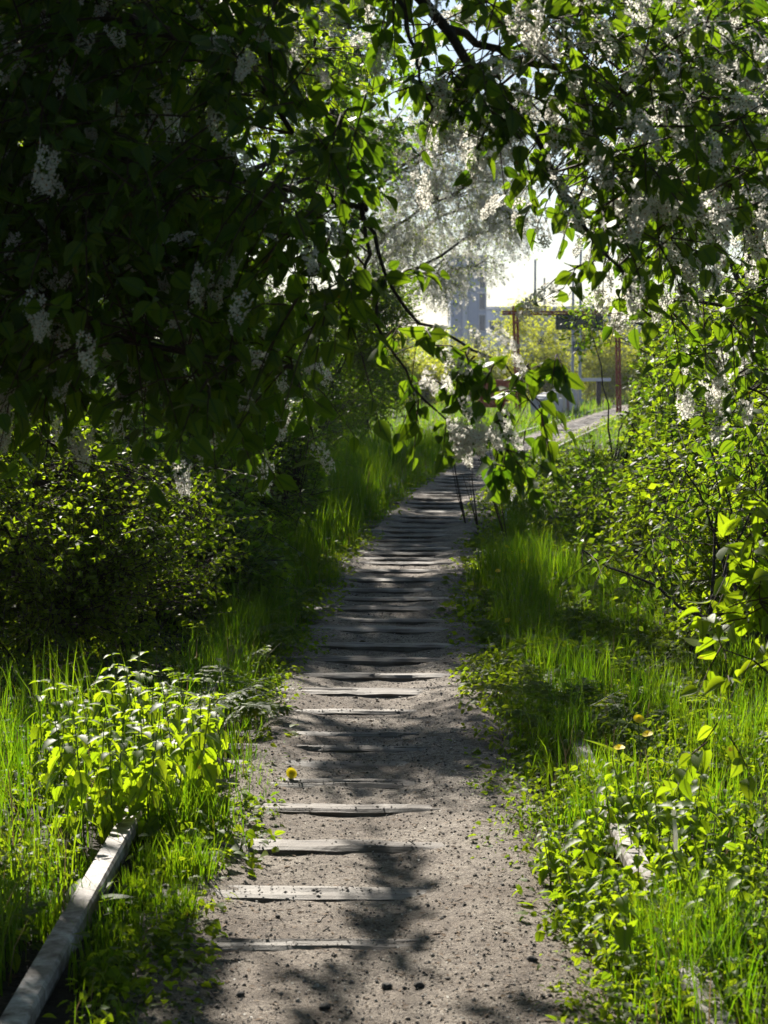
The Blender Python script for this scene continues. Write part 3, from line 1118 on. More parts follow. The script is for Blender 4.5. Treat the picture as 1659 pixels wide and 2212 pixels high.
# mostly unseen crown added to shade boughs and path, block skylight round the camera
r_ = np.random.default_rng(5)
tree('bird_cherry', 'tall bird cherry added out of frame to shade the near boughs and path', (-3.3, 9.6, 0), 7.2,
     [((-1.5, 8.2, 4.2), (1.1, 1.4, .9)), ((-2.4, 9.8, 5.0), (1.3, 1.5, 1.1)), ((-1.1, 9.6, 4.9), (.8, 1.2, .8)), ((-2.0, 7.2, 3.6), (.9, 1.0, .6)), ((-2.2, 3.5, 4.4), (1.8, 2.6, .8)), ((.2, 2.0, 4.6), (1.8, 2.6, .7)), ((-.8, -2.2, 4.4), (3.0, 2.6, 1.0)), ((2.0, 4.5, 5.2), (1.6, 2.0, .8)), ((1.5, -.5, 4.0), (1.8, 2.0, .8)), ((-3.6, 1.0, 2.6), (1.0, 3.0, 1.8)), ((3.4, 1.0, 2.6), (1.0, 3.0, 1.8)), ((-4.2, 5.0, 2.6), (1.2, 2.4, 1.8)), ((0, -4.5, 2.6), (3.5, 1.0, 1.8))], 2300, 51, leaf=.13, limbs_per=2, solid=[((-2.65, 9.75, 4.0), (.45, .42, .2), 24), ((-1.33, 9.9, 3.5), (.06, .7, .06), 5)], rac=.12, twigs=4,
     leaves=6, twig_len=.3, r0=.12, droop=.4)
tree('leafy_tree', 'yellow green leafy tree glowing behind the dark bird cherry boughs', (-2.7, 12.2, 0), 4.6,  # highest clumps, above the frame, are added to shade path and verge
     [((-1.3, 12.0, 3.1), (1.1, 1.0, .75)), ((-2.6, 12.6, 3.6), (1.1, 1.1, .9)), ((-.5, 12.4, 3.4), (.7, .8, .55)), ((-2.4, 12.0, 2.3), (.9, .8, .5)), ((-.6, 15.6, 5.0), (1.3, 1.6, .5)), ((.6, 17.0, 5.3), (1.1, 1.4, .5))], 420, 52, solid=[((-1.55, 13.3, 4.25), (.55, .42, .25), 40), ((-1.2, 13.6, 4.4), (.5, .4, .2), 24), ((-1.75, 17.2, 4.7), (.6, .9, .25), 40), ((-1.2, 18.0, 5.0), (.6, .9, .25), 30)], leaf=.06, mat='young_leaf', rac=.18,
     twigs=4, leaves=6, r0=.08, lo=False)
tree('leafy_tree', 'dense tall tree left of the path behind the thicket', (-2.9, 19.5, 0), 8.5,
     [((-2.6, 19.5, 5.4), (2.0, 2.0, 1.8)), ((-1.0, 19.6, 4.8), (1.3, 1.6, 1.1)), ((-3.2, 19.0, 3.6), (1.6, 1.4, 1.2)), ((-1.6, 20.5, 6.6), (1.6, 1.6, 1.2)), ((-.6, 21.0, 3.7), (.9, 1.0, .8))], 1000, 53, solid=over_path(10.5, 14.6, 1, 26), limbs_per=2,
     leaf=.10, r0=.16, rac=.10)
tree('leafy_tree', 'tall leafy tree arching over the path where it begins to bend', (-2.4, 27, 0), 11,
     [((-2.0, 27, 6.2), (2.4, 2.2, 2.0)), ((-.4, 27.5, 6.4), (1.6, 2.0, 1.4)), ((-3.6, 27, 4.2), (1.8, 1.8, 1.8)), ((-1.0, 28.5, 8.2), (2.4, 2.2, 1.4)), ((-1.2, 27, 4.0), (1.2, 1.2, 1.0)),
      ((.8, 28.5, 8.3), (1.6, 2.0, 1.0))], 1200, 54, solid=over_path(15.0, 20.5, 2, 18), limbs_per=2, leaf=.11, r0=.2, rac=.14)
tree('leafy_tree', 'broad dark tree deep in the left thicket', (-5.5, 24, 0), 10,
     [((-5.0, 24, 5.5), (2.6, 2.0, 2.6)), ((-6.8, 24, 4.0), (2.0, 2.0, 2.2)), ((-4.0, 23, 2.8), (1.8, 1.4, 1.4))], 700, 55, leaf=.09, r0=.2)
tree('leafy_tree', 'tall green tree beyond the thicket on the left side of the bend', (-3.0, 37, 0), 13,
     [((-2.6, 37, 6.5), (3.2, 2.4, 3.0)), ((-.4, 37, 9.6), (2.4, 2.0, 1.8)), ((-5.2, 37, 5.2), (2.4, 2.0, 3.0)), ((-.9, 36.5, 4.6), (1.6, 1.4, 1.4))], 900, 56, solid=over_path(21.2, 30.5, 3, 14, -.6, 1.5), limbs_per=2, leaf=.10, r0=.22)
# the pale blossoming tree in the gap
tree('blossoming_tree', 'bird cherry in full white blossom glowing against the sky at the end of the tunnel', (-.9, 41, 0), 9.0,
     [((1.1, 41, 4.6), (1.7, 1.3, .9)), ((2.2, 41, 5.1), (1.2, 1.1, .8)), ((.2, 41, 3.6), (1.2, 1.1, 1.0)), ((-.6, 41, 5.6), (1.4, 1.2, 1.1)), ((1.2, 41.4, 5.9), (1.9, 1.2, .8)), ((1.0, 40.6, 3.3), (.8, .8, .6)),
      ((2.2, 41.2, 6.6), (1.6, 1.2, .7)), ((1.75, 41, 3.6), (.7, .8, .45)), ((2.6, 41, 4.3), (.8, .8, .5))],
     1100, 57, leaf=.05, mat='young_leaf', rac=1.0, rac_size=.15, twigs=5, leaves=4, twig_len=.45, r0=.14, droop=.2, up_bias=.4, clumps=14)
# right side
tree('leafy_tree', 'slender tree with small bright leaves on the right beyond the shrubs', (3.0, 16.5, 0), 7.0,
     [((2.7, 16.5, 3.8), (.9, 1.1, 1.0)), ((3.3, 16.5, 2.4), (.8, 1.0, .9)), ((2.0, 16.2, 4.6), (.9, 1.0, .6)), ((3.4, 17.0, 5.2), (1.2, 1.2, 1.0)), ((2.4, 17.2, 2.9), (.5, .6, .5))], 420, 61, leaf=.05, mat='young_leaf',
     r0=.07, twig_len=.32)
tree('leafy_tree', 'dark twiggy tree right of the rusty gate post', (4.6, 24, 0), 8.0,
     [((4.1, 24, 3.3), (1.1, 1.0, .8)), ((5.2, 24, 4.8), (1.5, 1.2, 1.2)), ((3.4, 24, 2.4), (.7, .8, .5)), ((4.4, 24, 1.7), (.9, .8, .6)), ((3.4, 24, 3.9), (.8, .8, .6)), ((2.45, 24, 2.25), (.4, .5, .4))], 440, 62, leaf=.05, mat='tree_leaf',
     r0=.10, twig_len=.4)
tree('leafy_tree', 'tall tree filling the upper right corner behind the blossom', (5.2, 29, 0), 12,
     [((5.0, 29, 6.0), (1.9, 1.8, 1.6)), ((6.6, 29, 4.4), (2.0, 1.6, 2.2)), ((3.6, 29, 7.0), (1.5, 1.4, 1.0)), ((6.2, 30, 7.8), (2.2, 2.0, 1.4))], 650, 63, leaf=.09, r0=.18)
tree('leafy_tree', 'thin young tree with long pale twigs at the right edge', (2.45, 10.6, 0), 4.4,
     [((2.1, 10.6, 2.4), (.5, .7, .7)), ((2.5, 10.8, 1.6), (.5, .6, .5)), ((1.95, 10.4, 3.2), (.6, .6, .5)), ((2.7, 10.6, 3.3), (.7, .7, .7))], 170, 64, leaf=.055, mat='young_leaf', r0=.05, twig_len=.28, lo=False)


# ------------------------------------------------------------------ bushes
def bush(name, label, base, blobs, n, seed, leaf=.035, mat='bush_leaf', stems=7, lo=True, twigs=4, leaves=7, twig_len=.22, droop=.1, cat='bush', near_leaf=0, views=True, gaps=True, r0=.014,
         rac=0., clumps=12, zmin=.05, group=None):
    r = np.random.default_rng(seed)
    base = np.asarray(base, float)
    C = np.concatenate([ell_points(r, c, rad, int(n / len(blobs)), clumps, .42) for c, rad in blobs])
    C = C[C[:, 2] > zmin]
    C = C[keep_mask(C, r, views, gaps)]
    L, RD = [], []
    for i in range(stems):
        t = C[r.integers(0, len(C))]
        b = base + np.array([r.normal(0, .12), r.normal(0, .12), 0])
        b[2] = float(ground_z(b[0], b[1])) - .03
        L.append(limb(r, [b, b * .5 + t * .5 + np.array([0, 0, .18 * t[2]]), t], 10, .012))
        RD.append((r0, r0 * .25))
    G = grow(r, base, L, C, twigs=twigs, twig_len=twig_len, leaves=leaves, leaf_size=leaf, droop=droop, br_r=.006, rac=rac)
    me = leaf_meshes(LEAF_HI, M[mat]) if near_leaf else None
    return finish_tree(name, label, cat, base, L, RD, G, LEAF_LO if lo else LEAF_HI, M[mat], trunk_name='stem', near_leaf=near_leaf, leaf_me=me, sides=5, rac_hi=False, group=group)


bush('bush', 'sunlit yellow green bush at the left edge above the dark hollow', (-1.75, 10.0, 0), [((-1.75, 10.0, .85), (.75, .6, .42)), ((-1.35, 9.7, .7), (.4, .5, .4)), ((-2.5, 10, .9), (.7, .6, .45)), ((-1.15, 10.5, .62), (.4, .5, .45)), ((-1.75, 9.7, .38), (.8, .4, .28)), ((-2.4, 9.8, .4), (.6, .4, .3))],
     900, 71, leaf=.034, mat='young_leaf', lo=False, near_leaf=120)
bush('bush', 'shaded dark green bush in the middle of the left thicket', (-1.35, 13.6, 0), [((-1.3, 13.6, .8), (.65, .7, .5)), ((-.8, 13.9, .8), (.35, .5, .45)), ((-2.1, 13.6, 1.0), (.7, .7, .6))], 420, 72, leaf=.036)
bush('bush', 'tall thicket bush with fine leaves left of the grass verge', (-1.0, 23.5, 0), [((-.9, 23.5, 1.5), (.9, .9, .9)), ((-.2, 24.2, 1.5), (.55, .7, .8)), ((-2.0, 23, 1.6), (1.0, .9, 1.0)), ((.0, 24.6, 2.2), (.4, .6, .5))],
     620, 73, leaf=.045, twig_len=.3, stems=12)
bush('bush', 'bush with scattered bright leaves behind the shaded bush', (-2.7, 17.0, 0), [((-2.6, 17, 1.3), (1.0, .9, .8)), ((-1.6, 17.3, 1.2), (.6, .7, .7)), ((-3.6, 17, 1.6), (.9, .8, 1.0))], 480, 74, leaf=.042, twig_len=.28)
bush('bush', 'low dark bush over the bare hollow on the left', (-2.4, 12.0, 0), [((-2.3, 12.0, .6), (.7, .6, .45)), ((-1.75, 11.8, .5), (.4, .5, .35))], 280, 75, leaf=.036)
bush('bush', 'far thicket bush at the outside of the bend', (-.2, 33, 0), [((-.3, 33, 1.7), (1.1, 1.0, 1.1)), ((-1.8, 33, 2.0), (1.4, 1.0, 1.3)), ((.0, 34, 1.5), (.6, .7, .8))], 480, 76, leaf=.06, twig_len=.35, stems=10)
bush('bush', 'tangled shrub with small glowing leaves at the right of the path', (2.05, 12.8, 0), [((1.9, 12.8, 1.25), (.55, .7, .55)), ((2.5, 12.8, 1.7), (.6, .7, .7)), ((1.55, 12.4, .8), (.35, .5, .3)), ((2.2, 12.5, .7), (.5, .6, .45))],
     330, 77, leaf=.040, mat='young_leaf', stems=12, lo=False, near_leaf=120)
bush('bush', 'sparse shrub with drooping pale leaves behind the tall right hand grass', (1.65, 9.3, 0), [((1.5, 9.3, .75), (.40, .5, .35)), ((1.15, 9.2, .65), (.28, .4, .2)), ((1.85, 9.4, 1.0), (.35, .5, .4))],
     90, 78, leaf=.046, mat='bush_leaf', stems=10, lo=False, near_leaf=200, droop=.5, twigs=3, leaves=5)
bush('bush', 'leafy bush half hiding the foot of the rusty gate', (2.7, 20, 0), [((2.6, 20, 1.2), (.5, .7, .5)), ((3.3, 20, 1.6), (.7, .8, .7)), ((2.35, 19.4, .8), (.3, .5, .3))], 300, 79, leaf=.045, mat='bush_leaf', stems=10)
bush('bush', 'dense bush under the tall tree at the far right', (4.3, 17.5, 0), [((4.0, 17.5, 1.4), (.9, .8, .9)), ((3.2, 17.2, .9), (.5, .6, .5))], 330, 80, leaf=.045, mat='young_leaf')

# thickets that wall the path in
WALL = [(-.98, 11.9, .75, .34, 'small dark bush between the lit bush and the left path edge'), (-1.55, 12.2, 1.3, .5, 'dark bush filling the hollow behind the lit bush'), (-1.15, 15.6, 1.0, .42, 'low dark bush reaching the left path edge beyond the grass tufts'), (-1.05, 17.6, 1.3, .5, 'low dark bush at the left path edge before the tall verge grass'), (-1.25, 12.9, 1.2, .5, 'dark bush standing right behind the left grass tufts'), (-1.75, 11.3, 1.0, .55, 'low dark bush under the sunlit one at the left edge'),
        (-1.15, 19.8, 1.6, .6, 'dark bush behind the verge grass where the path starts to turn'), (-1.75, 15.4, 2.2, .85, 'dense dark thicket bush next to the hollow on the left'), (-1.75, 18.3, 2.3, .85, 'dense dark thicket bush behind the shaded grass on the left'),
        (-1.65, 21.4, 2.6, .9, 'dense thicket bush halfway along the left verge'), (-1.35, 26.6, 2.8, 1.0, 'fine leaved thicket bush before the bend'), (-1.15, 30.0, 2.8, 1.0, 'thicket bush at the start of the bend on the left'),
        (-1.0, 36.5, 2.8, 1.1, 'thicket bush on the outside of the bend'), (-3.2, 14.8, 3.7, 1.3, 'big dark bush at the left edge behind the lit one'),
        (-3.6, 19.0, 4.6, 1.6, 'big bush deep in the left thicket'), (-2.9, 12.4, 2.0, .9, 'dark bush beside the hollow at the left edge')]
for i, (x, y, h_, w_, lab) in enumerate(WALL):
    bush('bush', lab, (x, y, 0), [((x, y, h_ * .5), (w_, w_, h_ * .48)), ((x + w_ * .35, y - .3, h_ * .35), (w_ * .6, w_ * .7, h_ * .33)), ((x - w_ * .4, y + .3, h_ * .6), (w_ * .7, w_ * .7, h_ * .4))], int(260 + 170 * w_ * h_ / 2), 120 + i,
         leaf=.044 + .0006 * y, stems=9, twig_len=.26, gaps=False, clumps=16)
WALLR = [(1.85, 13.2, 2.0, .62, 'leafy shrub leaning over the right verge behind the tangled one'), (2.0, 15.6, 2.2, .7, 'tall shrub on the right verge in front of the slender tree'), (2.1, 18.6, 2.2, .7, 'shrub leaning to the path on the inside of the curve'), (2.3, 21.5, 2.2, .7, 'shrub at the right verge below the hanging leaves'), (1.95, 10.2, 1.7, .55, 'shrub with pale leaves between sprig and tangled shrub'), (2.2, 11.8, 2.5, .6, 'tall leafy shrub at the right edge below the blossom bough'),
         (2.35, 11.0, 1.5, .55, 'shrub with bright leaves left of the thin tree at the right edge'), (2.55, 14.6, 2.1, .75, 'bushy shrub behind the tangled one on the right'), (2.75, 17.6, 2.0, .75, 'round bush at the right where the verge narrows'),
         (3.3, 22.4, 2.2, .8, 'leafy bush below the dark twiggy tree'), (3.9, 27.0, 2.4, .9, 'bush on the inside of the bend'), (5.0, 33.0, 2.4, 1.0, 'bush further round the inside of the bend'), (3.6, 14.0, 2.8, 1.0, 'big green bush at the right edge of the picture'),
         (2.9, 9.4, 2.0, .7, 'bush just outside the right edge beyond the sprig')]
for i, (x, y, h_, w_, lab) in enumerate(WALLR):
    bush('bush', lab, (x, y, 0), [((x, y, h_ * .5), (w_, w_, h_ * .48)), ((x - w_ * .35, y - .3, h_ * .35), (w_ * .6, w_ * .7, h_ * .33)), ((x + w_ * .4, y + .3, h_ * .6), (w_ * .7, w_ * .7, h_ * .4))], int(200 + 150 * w_ * h_ / 2), 140 + i,
         leaf=.042 + .0006 * y, mat='young_leaf' if i % 2 == 0 else 'bush_leaf', stems=10, twig_len=.26, gaps=True, clumps=16)

# sprig in the right foreground
bush('shrub', 'young shrub with large glowing lime leaves leaning in at the right edge', (1.75, 6.3, 0), [((1.04, 5.7, .98), (.14, .25, .13)), ((1.04, 5.7, .80), (.15, .25, .10)), ((.98, 5.65, .64), (.13, .2, .06)), ((.98, 5.65, .44), (.12, .2, .04)), ((1.35, 6.0, .9), (.3, .3, .4))],
     90, 81, leaf=.072, mat='young_leaf', stems=9, lo=False, near_leaf=260, droop=.35, twigs=2, leaves=5, twig_len=.2, r0=.008)

# sunny bushes far beyond the gate
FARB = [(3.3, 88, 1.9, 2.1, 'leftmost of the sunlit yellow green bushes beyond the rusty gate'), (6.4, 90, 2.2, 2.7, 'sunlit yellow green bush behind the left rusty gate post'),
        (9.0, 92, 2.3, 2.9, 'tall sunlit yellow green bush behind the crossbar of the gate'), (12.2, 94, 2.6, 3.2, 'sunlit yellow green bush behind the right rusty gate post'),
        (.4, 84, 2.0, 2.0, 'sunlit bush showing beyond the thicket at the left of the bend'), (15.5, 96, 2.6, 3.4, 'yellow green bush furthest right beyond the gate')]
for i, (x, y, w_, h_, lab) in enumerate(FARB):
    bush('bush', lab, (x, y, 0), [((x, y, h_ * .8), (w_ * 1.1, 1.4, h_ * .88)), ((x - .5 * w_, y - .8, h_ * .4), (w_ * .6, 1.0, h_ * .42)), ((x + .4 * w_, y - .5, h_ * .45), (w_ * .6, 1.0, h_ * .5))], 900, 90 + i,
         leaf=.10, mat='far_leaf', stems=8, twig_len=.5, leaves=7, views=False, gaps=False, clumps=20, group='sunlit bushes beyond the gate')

# ------------------------------------------------------------------ far things
def far_things():
    # rusty gate across the track
    gx = float(path_x(70))
    g = thing('rusty_gate', 'rusty red steel height gate standing over the far end of the track', 'gate', (gx, 70, 0))
    pl, pr_ = P(1112, 886, 70), P(1337, 886, 70)

    def prof(p0, p1, w, parent, name, slots=True):
        A = Acc()
        p0, p1 = np.asarray(p0, float), np.asarray(p1, float)
        z = p1 - p0
        for s in (-1, 1):
            c = np.array([s * w * .32, 0, 0]) if abs(z[2]) > abs(z[0]) else np.array([0, 0, s * w * .32])
            v, f = batch_tubes(np.array([[p0 + c, (p0 + p1) / 2 + c, p1 + c]]), np.full((1, 3), w * .26), 4)
            A.add(v, f)
        for t in np.linspace(.06, .96, 9):
            c = p0 + z * t
            A.add(*box(c, (w * .52, w * .3, .04) if abs(z[2]) > abs(z[0]) else (.04, w * .3, w * .52)))
        return link(name, A.mesh(name, [M['rust']], smooth=False, off=(gx, 70, 0)), parent)
    prof((pl[0] + .12, 70, -.1), (pl[0], 70, 3.66), .19, g, 'post')
    prof((pr_[0], 70, -.1), (pr_[0] - .08, 70, 3.6), .17, g, 'post')
    prof((pl[0] - .45, 69.98, 3.42), (pr_[0] + .3, 69.98, 3.40), .13, g, 'crossbar')
    bq = [P(1203, 682, 69.7), P(1300, 710, 69.7)]
    b = thing('hanging_board', 'dark green board hanging below the crossbar of the rusty gate', 'board', ((bq[0][0] + bq[1][0]) / 2, 69.7, bq[1][2]))
    A = Acc()
    w2, h2 = (bq[1][0] - bq[0][0]) / 2, (bq[0][2] - bq[1][2])
    A.add(*box((0, 0, h2 / 2), (w2, .02, h2 / 2)))
    link('panel', A.mesh('panel', [M['board_green']], smooth=False), b)
    A = Acc()
    for zz in (0, h2):
        A.add(*box((0, -.01, zz), (w2 + .04, .045, .04)))
    for s in (-1, 1):
        A.add(*box((s * w2, -.012, h2 / 2), (.04, .045, h2 / 2 - .045)))
    link('frame', A.mesh('frame', [M['board_green']], smooth=False), b)
    A = Acc()
    for s in (-.7, .7):
        A.add(*box((s * w2, 0, h2 + .12), (.015, .015, .09)))
    link('hanger', A.mesh('hanger', [M['rust']], smooth=False), b)
    # rusty trolley box left of the gate
    q0, q1 = P(1030, 905, 66), P(1100, 826, 66)
    cx_, ht = (q0[0] + q1[0]) / 2, q1[2]
    t = thing('rusty_hopper', 'rusty dark red steel hopper beside the track behind the hanging blossom', 'hopper', (cx_, 66.4, 0))
    A = Acc()
    w2 = (q1[0] - q0[0]) / 2
    V, F = box((0, 0, ht * .62), (w2, .5, ht * .38))
    V[V[:, 2] < ht * .5, 0] *= .7
    A.add(V, F)
    link('bin', A.mesh('bin', [M['rust']], smooth=False), t)
    A = Acc()
    A.add(*box((0, 0, ht + .03), (w2 + .06, .56, .05)))
    for zz in (.45, .7):
        A.add(*box((0, -.5, ht * zz), (w2 * .95, .04, .03)))
    link('rim', A.mesh('rim', [M['rust']], smooth=False), t)
    for sx in (-1, 1):
        for sy in (-1, 1):
            v, f = box((sx * w2 * .55, sy * .3, ht * .12 - .03), (.05, .05, ht * .13))
            link('leg', mesh_new('leg', v, f, [M['rust']], smooth=False), t)
    # concrete blocks beside the left rail
    mats = ['concrete', 'concrete', 'concrete_cream', 'concrete', 'concrete', 'concrete_cream', 'concrete', 'concrete_red', 'concrete', 'concrete', 'concrete', 'concrete_cream']
    labs = ['broad pale grey concrete block nearest the bend', 'grey concrete block second from the bend', 'cream concrete block between two grey ones', 'narrow grey concrete block after the cream one',
            'grey concrete block in the middle of the row', 'second cream concrete block in the row', 'pale block before the brown red one', 'brown red block among the pale concrete blocks',
            'pale block right after the brown red one', 'grey concrete block near the far end of the row', 'last but one pale block of the row', 'cream block ending the row at the gate post']
    y = 57.2
    r = np.random.default_rng(3)
    for i in range(12):
        wd = r.uniform(.75, 1.25) * (1.2 if i == 0 else 1)
        ht = r.uniform(.62, .8) + (.12 if i > 5 else 0)
        s = float(path_slope(y + wd / 2))
        cx_ = float(path_x(y + wd / 2)) - 1.35
        me_n, me_k = 6, 8
        V, F = box((0, 0, ht / 2 - .03), (.22, wd / 2, ht / 2 + .03))
        import bmesh
        bm = bmesh.new()
        vs = [bm.verts.new(v) for v in V]
        for f in F:
            bm.faces.new([vs[k] for k in f])
        bmesh.ops.join_triangles(bm, faces=bm.faces[:], angle_face_threshold=.01, angle_shape_threshold=3.2)
        bmesh.ops.bevel(bm, geom=bm.edges[:], offset=.05, segments=2, affect='EDGES', profile=.6)
        bmesh.ops.subdivide_edges(bm, edges=bm.edges[:], cuts=1)
        for v in bm.verts:
            v.co += Vector(r.normal(0, .008, 3))
        bmesh.ops.recalc_face_normals(bm, faces=bm.faces[:])
        me = bpy.data.meshes.new('concrete_block')
        bm.to_mesh(me)
        bm.free()
        me.materials.append(M[mats[i]])
        o = link('concrete_block', me)
        o.location = (cx_, y + wd / 2, 0)
        o.rotation_euler = (r.normal(0, .02), r.normal(0, .03), -math.atan(s) + r.normal(0, .04))
        tag(o, labs[i], 'concrete block', 'row of concrete blocks beside the far rail')
        y += wd + r.uniform(.03, .12)
    # white topped barrier
    c = P(1262, 820, 77)
    b = thing('barrier', 'low white topped barrier with dark legs beyond the concrete blocks', 'barrier', (c[0], 77, 0))
    link('rail', mesh_new('rail', *box((0, 0, c[2]), (1.0, .09, .06)), [M['build_white']], smooth=False), b)
    for s in (-.6, .55):
        link('leg', mesh_new('leg', *box((s, 0, c[2] / 2 - .06), (.09, .07, c[2] / 2)), [M['bark']], smooth=False), b)

    # poles
    def pole(label, px, ytop, d, rad, box_at=None, arm=False):
        x = P(px, 800, d)[0]
        zt = P(px, ytop, d)[2]
        t = thing('lamp_post', label, 'lamp post', (x, d, 0))
        v, f = batch_tubes(np.array([[(0, 0, -.1), (0, 0, zt * .5), (0, 0, zt)]]), np.array([[rad, rad * .85, rad * .7]]), 8)
        link('pole', mesh_new('pole', v, f, [M['galv']]), t)
        v, f = box((0, 0, .12), (rad * 1.9, rad * 1.9, .15))
        link('base', mesh_new('base', v, f, [M['galv']], smooth=False), t)
        if arm:
            v, f = batch_tubes(np.array([[(0, 0, zt - .05), (.5, 0, zt + .25), (1.3, 0, zt + .3)]]), np.full((1, 3), rad * .5), 6)
            link('arm', mesh_new('arm', v, f, [M['galv']]), t)
            link('lamp_head', mesh_new('lamp_head', *box((1.6, 0, zt + .3), (.4, .14, .07)), [M['galv']], smooth=False), t)
        if box_at:
            z = P(px, box_at, d)[2]
            link('sign_plate', mesh_new('sign_plate', *box((.24, -.08, z), (.26, .02, .2)), [M['build_dark']], smooth=False), t)
    pole('tall pale lamp mast standing in the bright gap of sky', 1155, 560, 150, .11)
    pole('second fainter lamp mast just right of the tall one', 1175, 600, 190, .11)
    pole('thin grey post with a small dark plate behind the yellow bushes', 1237, 600, 84, .07, box_at=748)
    pole('thin grey post without a plate next to the plated one', 1253, 540, 86, .07)

    # buildings
    x0, x1 = P(972, 600, 210)[0], P(1049, 600, 210)[0]
    zt = P(0, 560, 210)[2]
    cx_ = (x0 + x1) / 2
    t = thing('tower_building', 'blue grey tower block with a white corner pipe and dark window slot in the distance', 'building', (cx_, 212, 0))
    link('wall', mesh_new('wall', *box((0, 0, zt / 2), ((x1 - x0) / 2, 4, zt / 2)), [M['build_wall']], smooth=False), t)
    link('roof', mesh_new('roof', *box((0, 0, zt + .15), ((x1 - x0) / 2 + .2, 4.2, .15)), [M['build_white']], smooth=False), t)
    px_ = P(1004, 600, 208)[0] - cx_
    v, f = batch_tubes(np.array([[(px_, -4.2, 0), (px_, -4.2, zt / 2), (px_, -4.2, zt)]]), np.full((1, 3), .28), 8)
    link('downpipe', mesh_new('downpipe', v, f, [M['build_white']]), t)
    px_ = P(1042, 600, 208)[0] - cx_
    for k in range(4):
        zz = zt * (.32 + .17 * k)
        fo = link('window', mesh_new('window', *box((px_, -4.02, zz), (.36, .06, zt * .07)), [M['build_white']], smooth=False), t)
        link('pane', mesh_new('pane', *box((px_, -4.06, zz), (.28, .05, zt * .062)), [M['build_dark']], smooth=False), fo)
    x0, x1 = P(1050, 600, 222)[0], P(1420, 600, 222)[0]
    zt = P(0, 668, 222)[2]
    cx_ = (x0 + x1) / 2
    t = thing('long_building', 'long low pale building with a flat roof behind the yellow bushes', 'building', (cx_, 226, 0))
    hw = (x1 - x0) / 2
    link('wall', mesh_new('wall', *box((0, 0, zt / 2), (hw, 4, zt / 2)), [M['build_wall']], smooth=False), t)
    link('roof', mesh_new('roof', *box((0, 0, zt + .14), (hw + .3, 4.3, .14)), [M['build_white']], smooth=False), t)
    for k in range(9):
        xx = -hw + (k + .5) * 2 * hw / 9
        for zz in (zt * .78, zt * .4):
            fo = link('window', mesh_new('window', *box((xx, -4.0, zz), (.75, .06, .6)), [M['build_white']], smooth=False), t)
            link('pane', mesh_new('pane', *box((xx, -4.05, zz), (.65, .05, .5)), [M['build_dark']], smooth=False), fo)


far_things()

# far wood that closes the horizon
def far_wood():
    r = np.random.default_rng(8)
    n = 26000
    x = r.uniform(-160, 220, n)
    y = 300 + r.uniform(0, 60, n)
    hmax = 5 + 4 * fbm(x, y, .06) + 2 * noise2(x, y, .35)
    z = hmax * r.random(n)**.6
    pos = np.stack([x, y, z], 1)
    v, f = scatter(LEAF_LO[0][0] - np.array([0, .5, 0]), LEAF_LO[0][1], pos, frames(r.normal(size=(n, 3)), r.normal(size=(n, 3))), r.uniform(.9, 1.9, n))
    o = link('far_wood', mesh_new('far_wood', v, f, [M['bush_leaf']]))
    tag(o, 'far off wood along the horizon behind the buildings', 'wood', kind='stuff')


far_wood()

# ------------------------------------------------------------------ air
def haze():
    m, nt, out = new_mat('haze')
    v = N(nt, 'ShaderNodeVolumePrincipled')
    v.inputs['Color'].default_value = (.86, .91, 1, 1)
    v.inputs['Density'].default_value = HAZE
    v.inputs['Anisotropy'].default_value = .3
    nt.links.new(v.outputs[0], out.inputs['Volume'])
    V, F = box((0, 400, 11), (950, 950, 13))
    o = link('haze', mesh_new('haze', V, F, [m], smooth=False))
    tag(o, 'thin pale haze in the air around the whole scene', 'haze', kind='stuff')


HAZE = .0003
haze()

# ------------------------------------------------------------------ grass and herbs
def blade_tpl():
    V = [(-.5, 0, 0), (.5, 0, 0), (-.42, .10, .4), (.42, .10, .4), (-.28, .34, .74), (.28, .34, .74), (0, .75, 1.0)]
    F = [(0, 1, 3), (0, 3, 2), (2, 3, 5), (2, 5, 4), (4, 5, 6)]
    return np.array(V, float), np.array(F)


BL = blade_tpl()


def blades(pos, h, lean, w, r):
    n = len(pos)
    a = r.uniform(0, 2 * math.pi, n)
    c, s = np.cos(a), np.sin(a)
    R = np.zeros((n, 3, 3))
    R[:, 0, 0], R[:, 0, 1], R[:, 1, 0], R[:, 1, 1], R[:, 2, 2] = c, -s, s, c, 1
    return scatter(BL[0], BL[1], pos, R, np.stack([w, h * lean, h], 1))


def edge_u(y, side):
    return .45 + .10 * (fbm(y, y * 0 + side * 31, .9) - .5) * 2 + np.where(side > 0, .04, .02) * np.clip((7.6 - y) / 2.4, 0, 1.2) + .05 * np.clip((y - 20) / 10, 0, 1)


def grass_height(x, y, side, u):
    h = .13 + .16 * fbm(x, y, .9) + .10 * (noise2(x, y, 2.6) > .62)
    h = h * np.clip((u - .0) / .35 + .25, .3, 1)
    h = np.where((side < 0) & (y > 20) & (y < 38), h * 1.5, h)
    h = np.where((side < 0) & (y > 10.8) & (y < 14.5) & (u < .7), h * 1.25, h)
    h = np.where((side > 0), h * np.where(y < 11, .72, .62), h)
    h = np.where((side > 0) & (y > 11.2) & (y < 14.5) & (u < .6), h * 1.8, h)
    return h


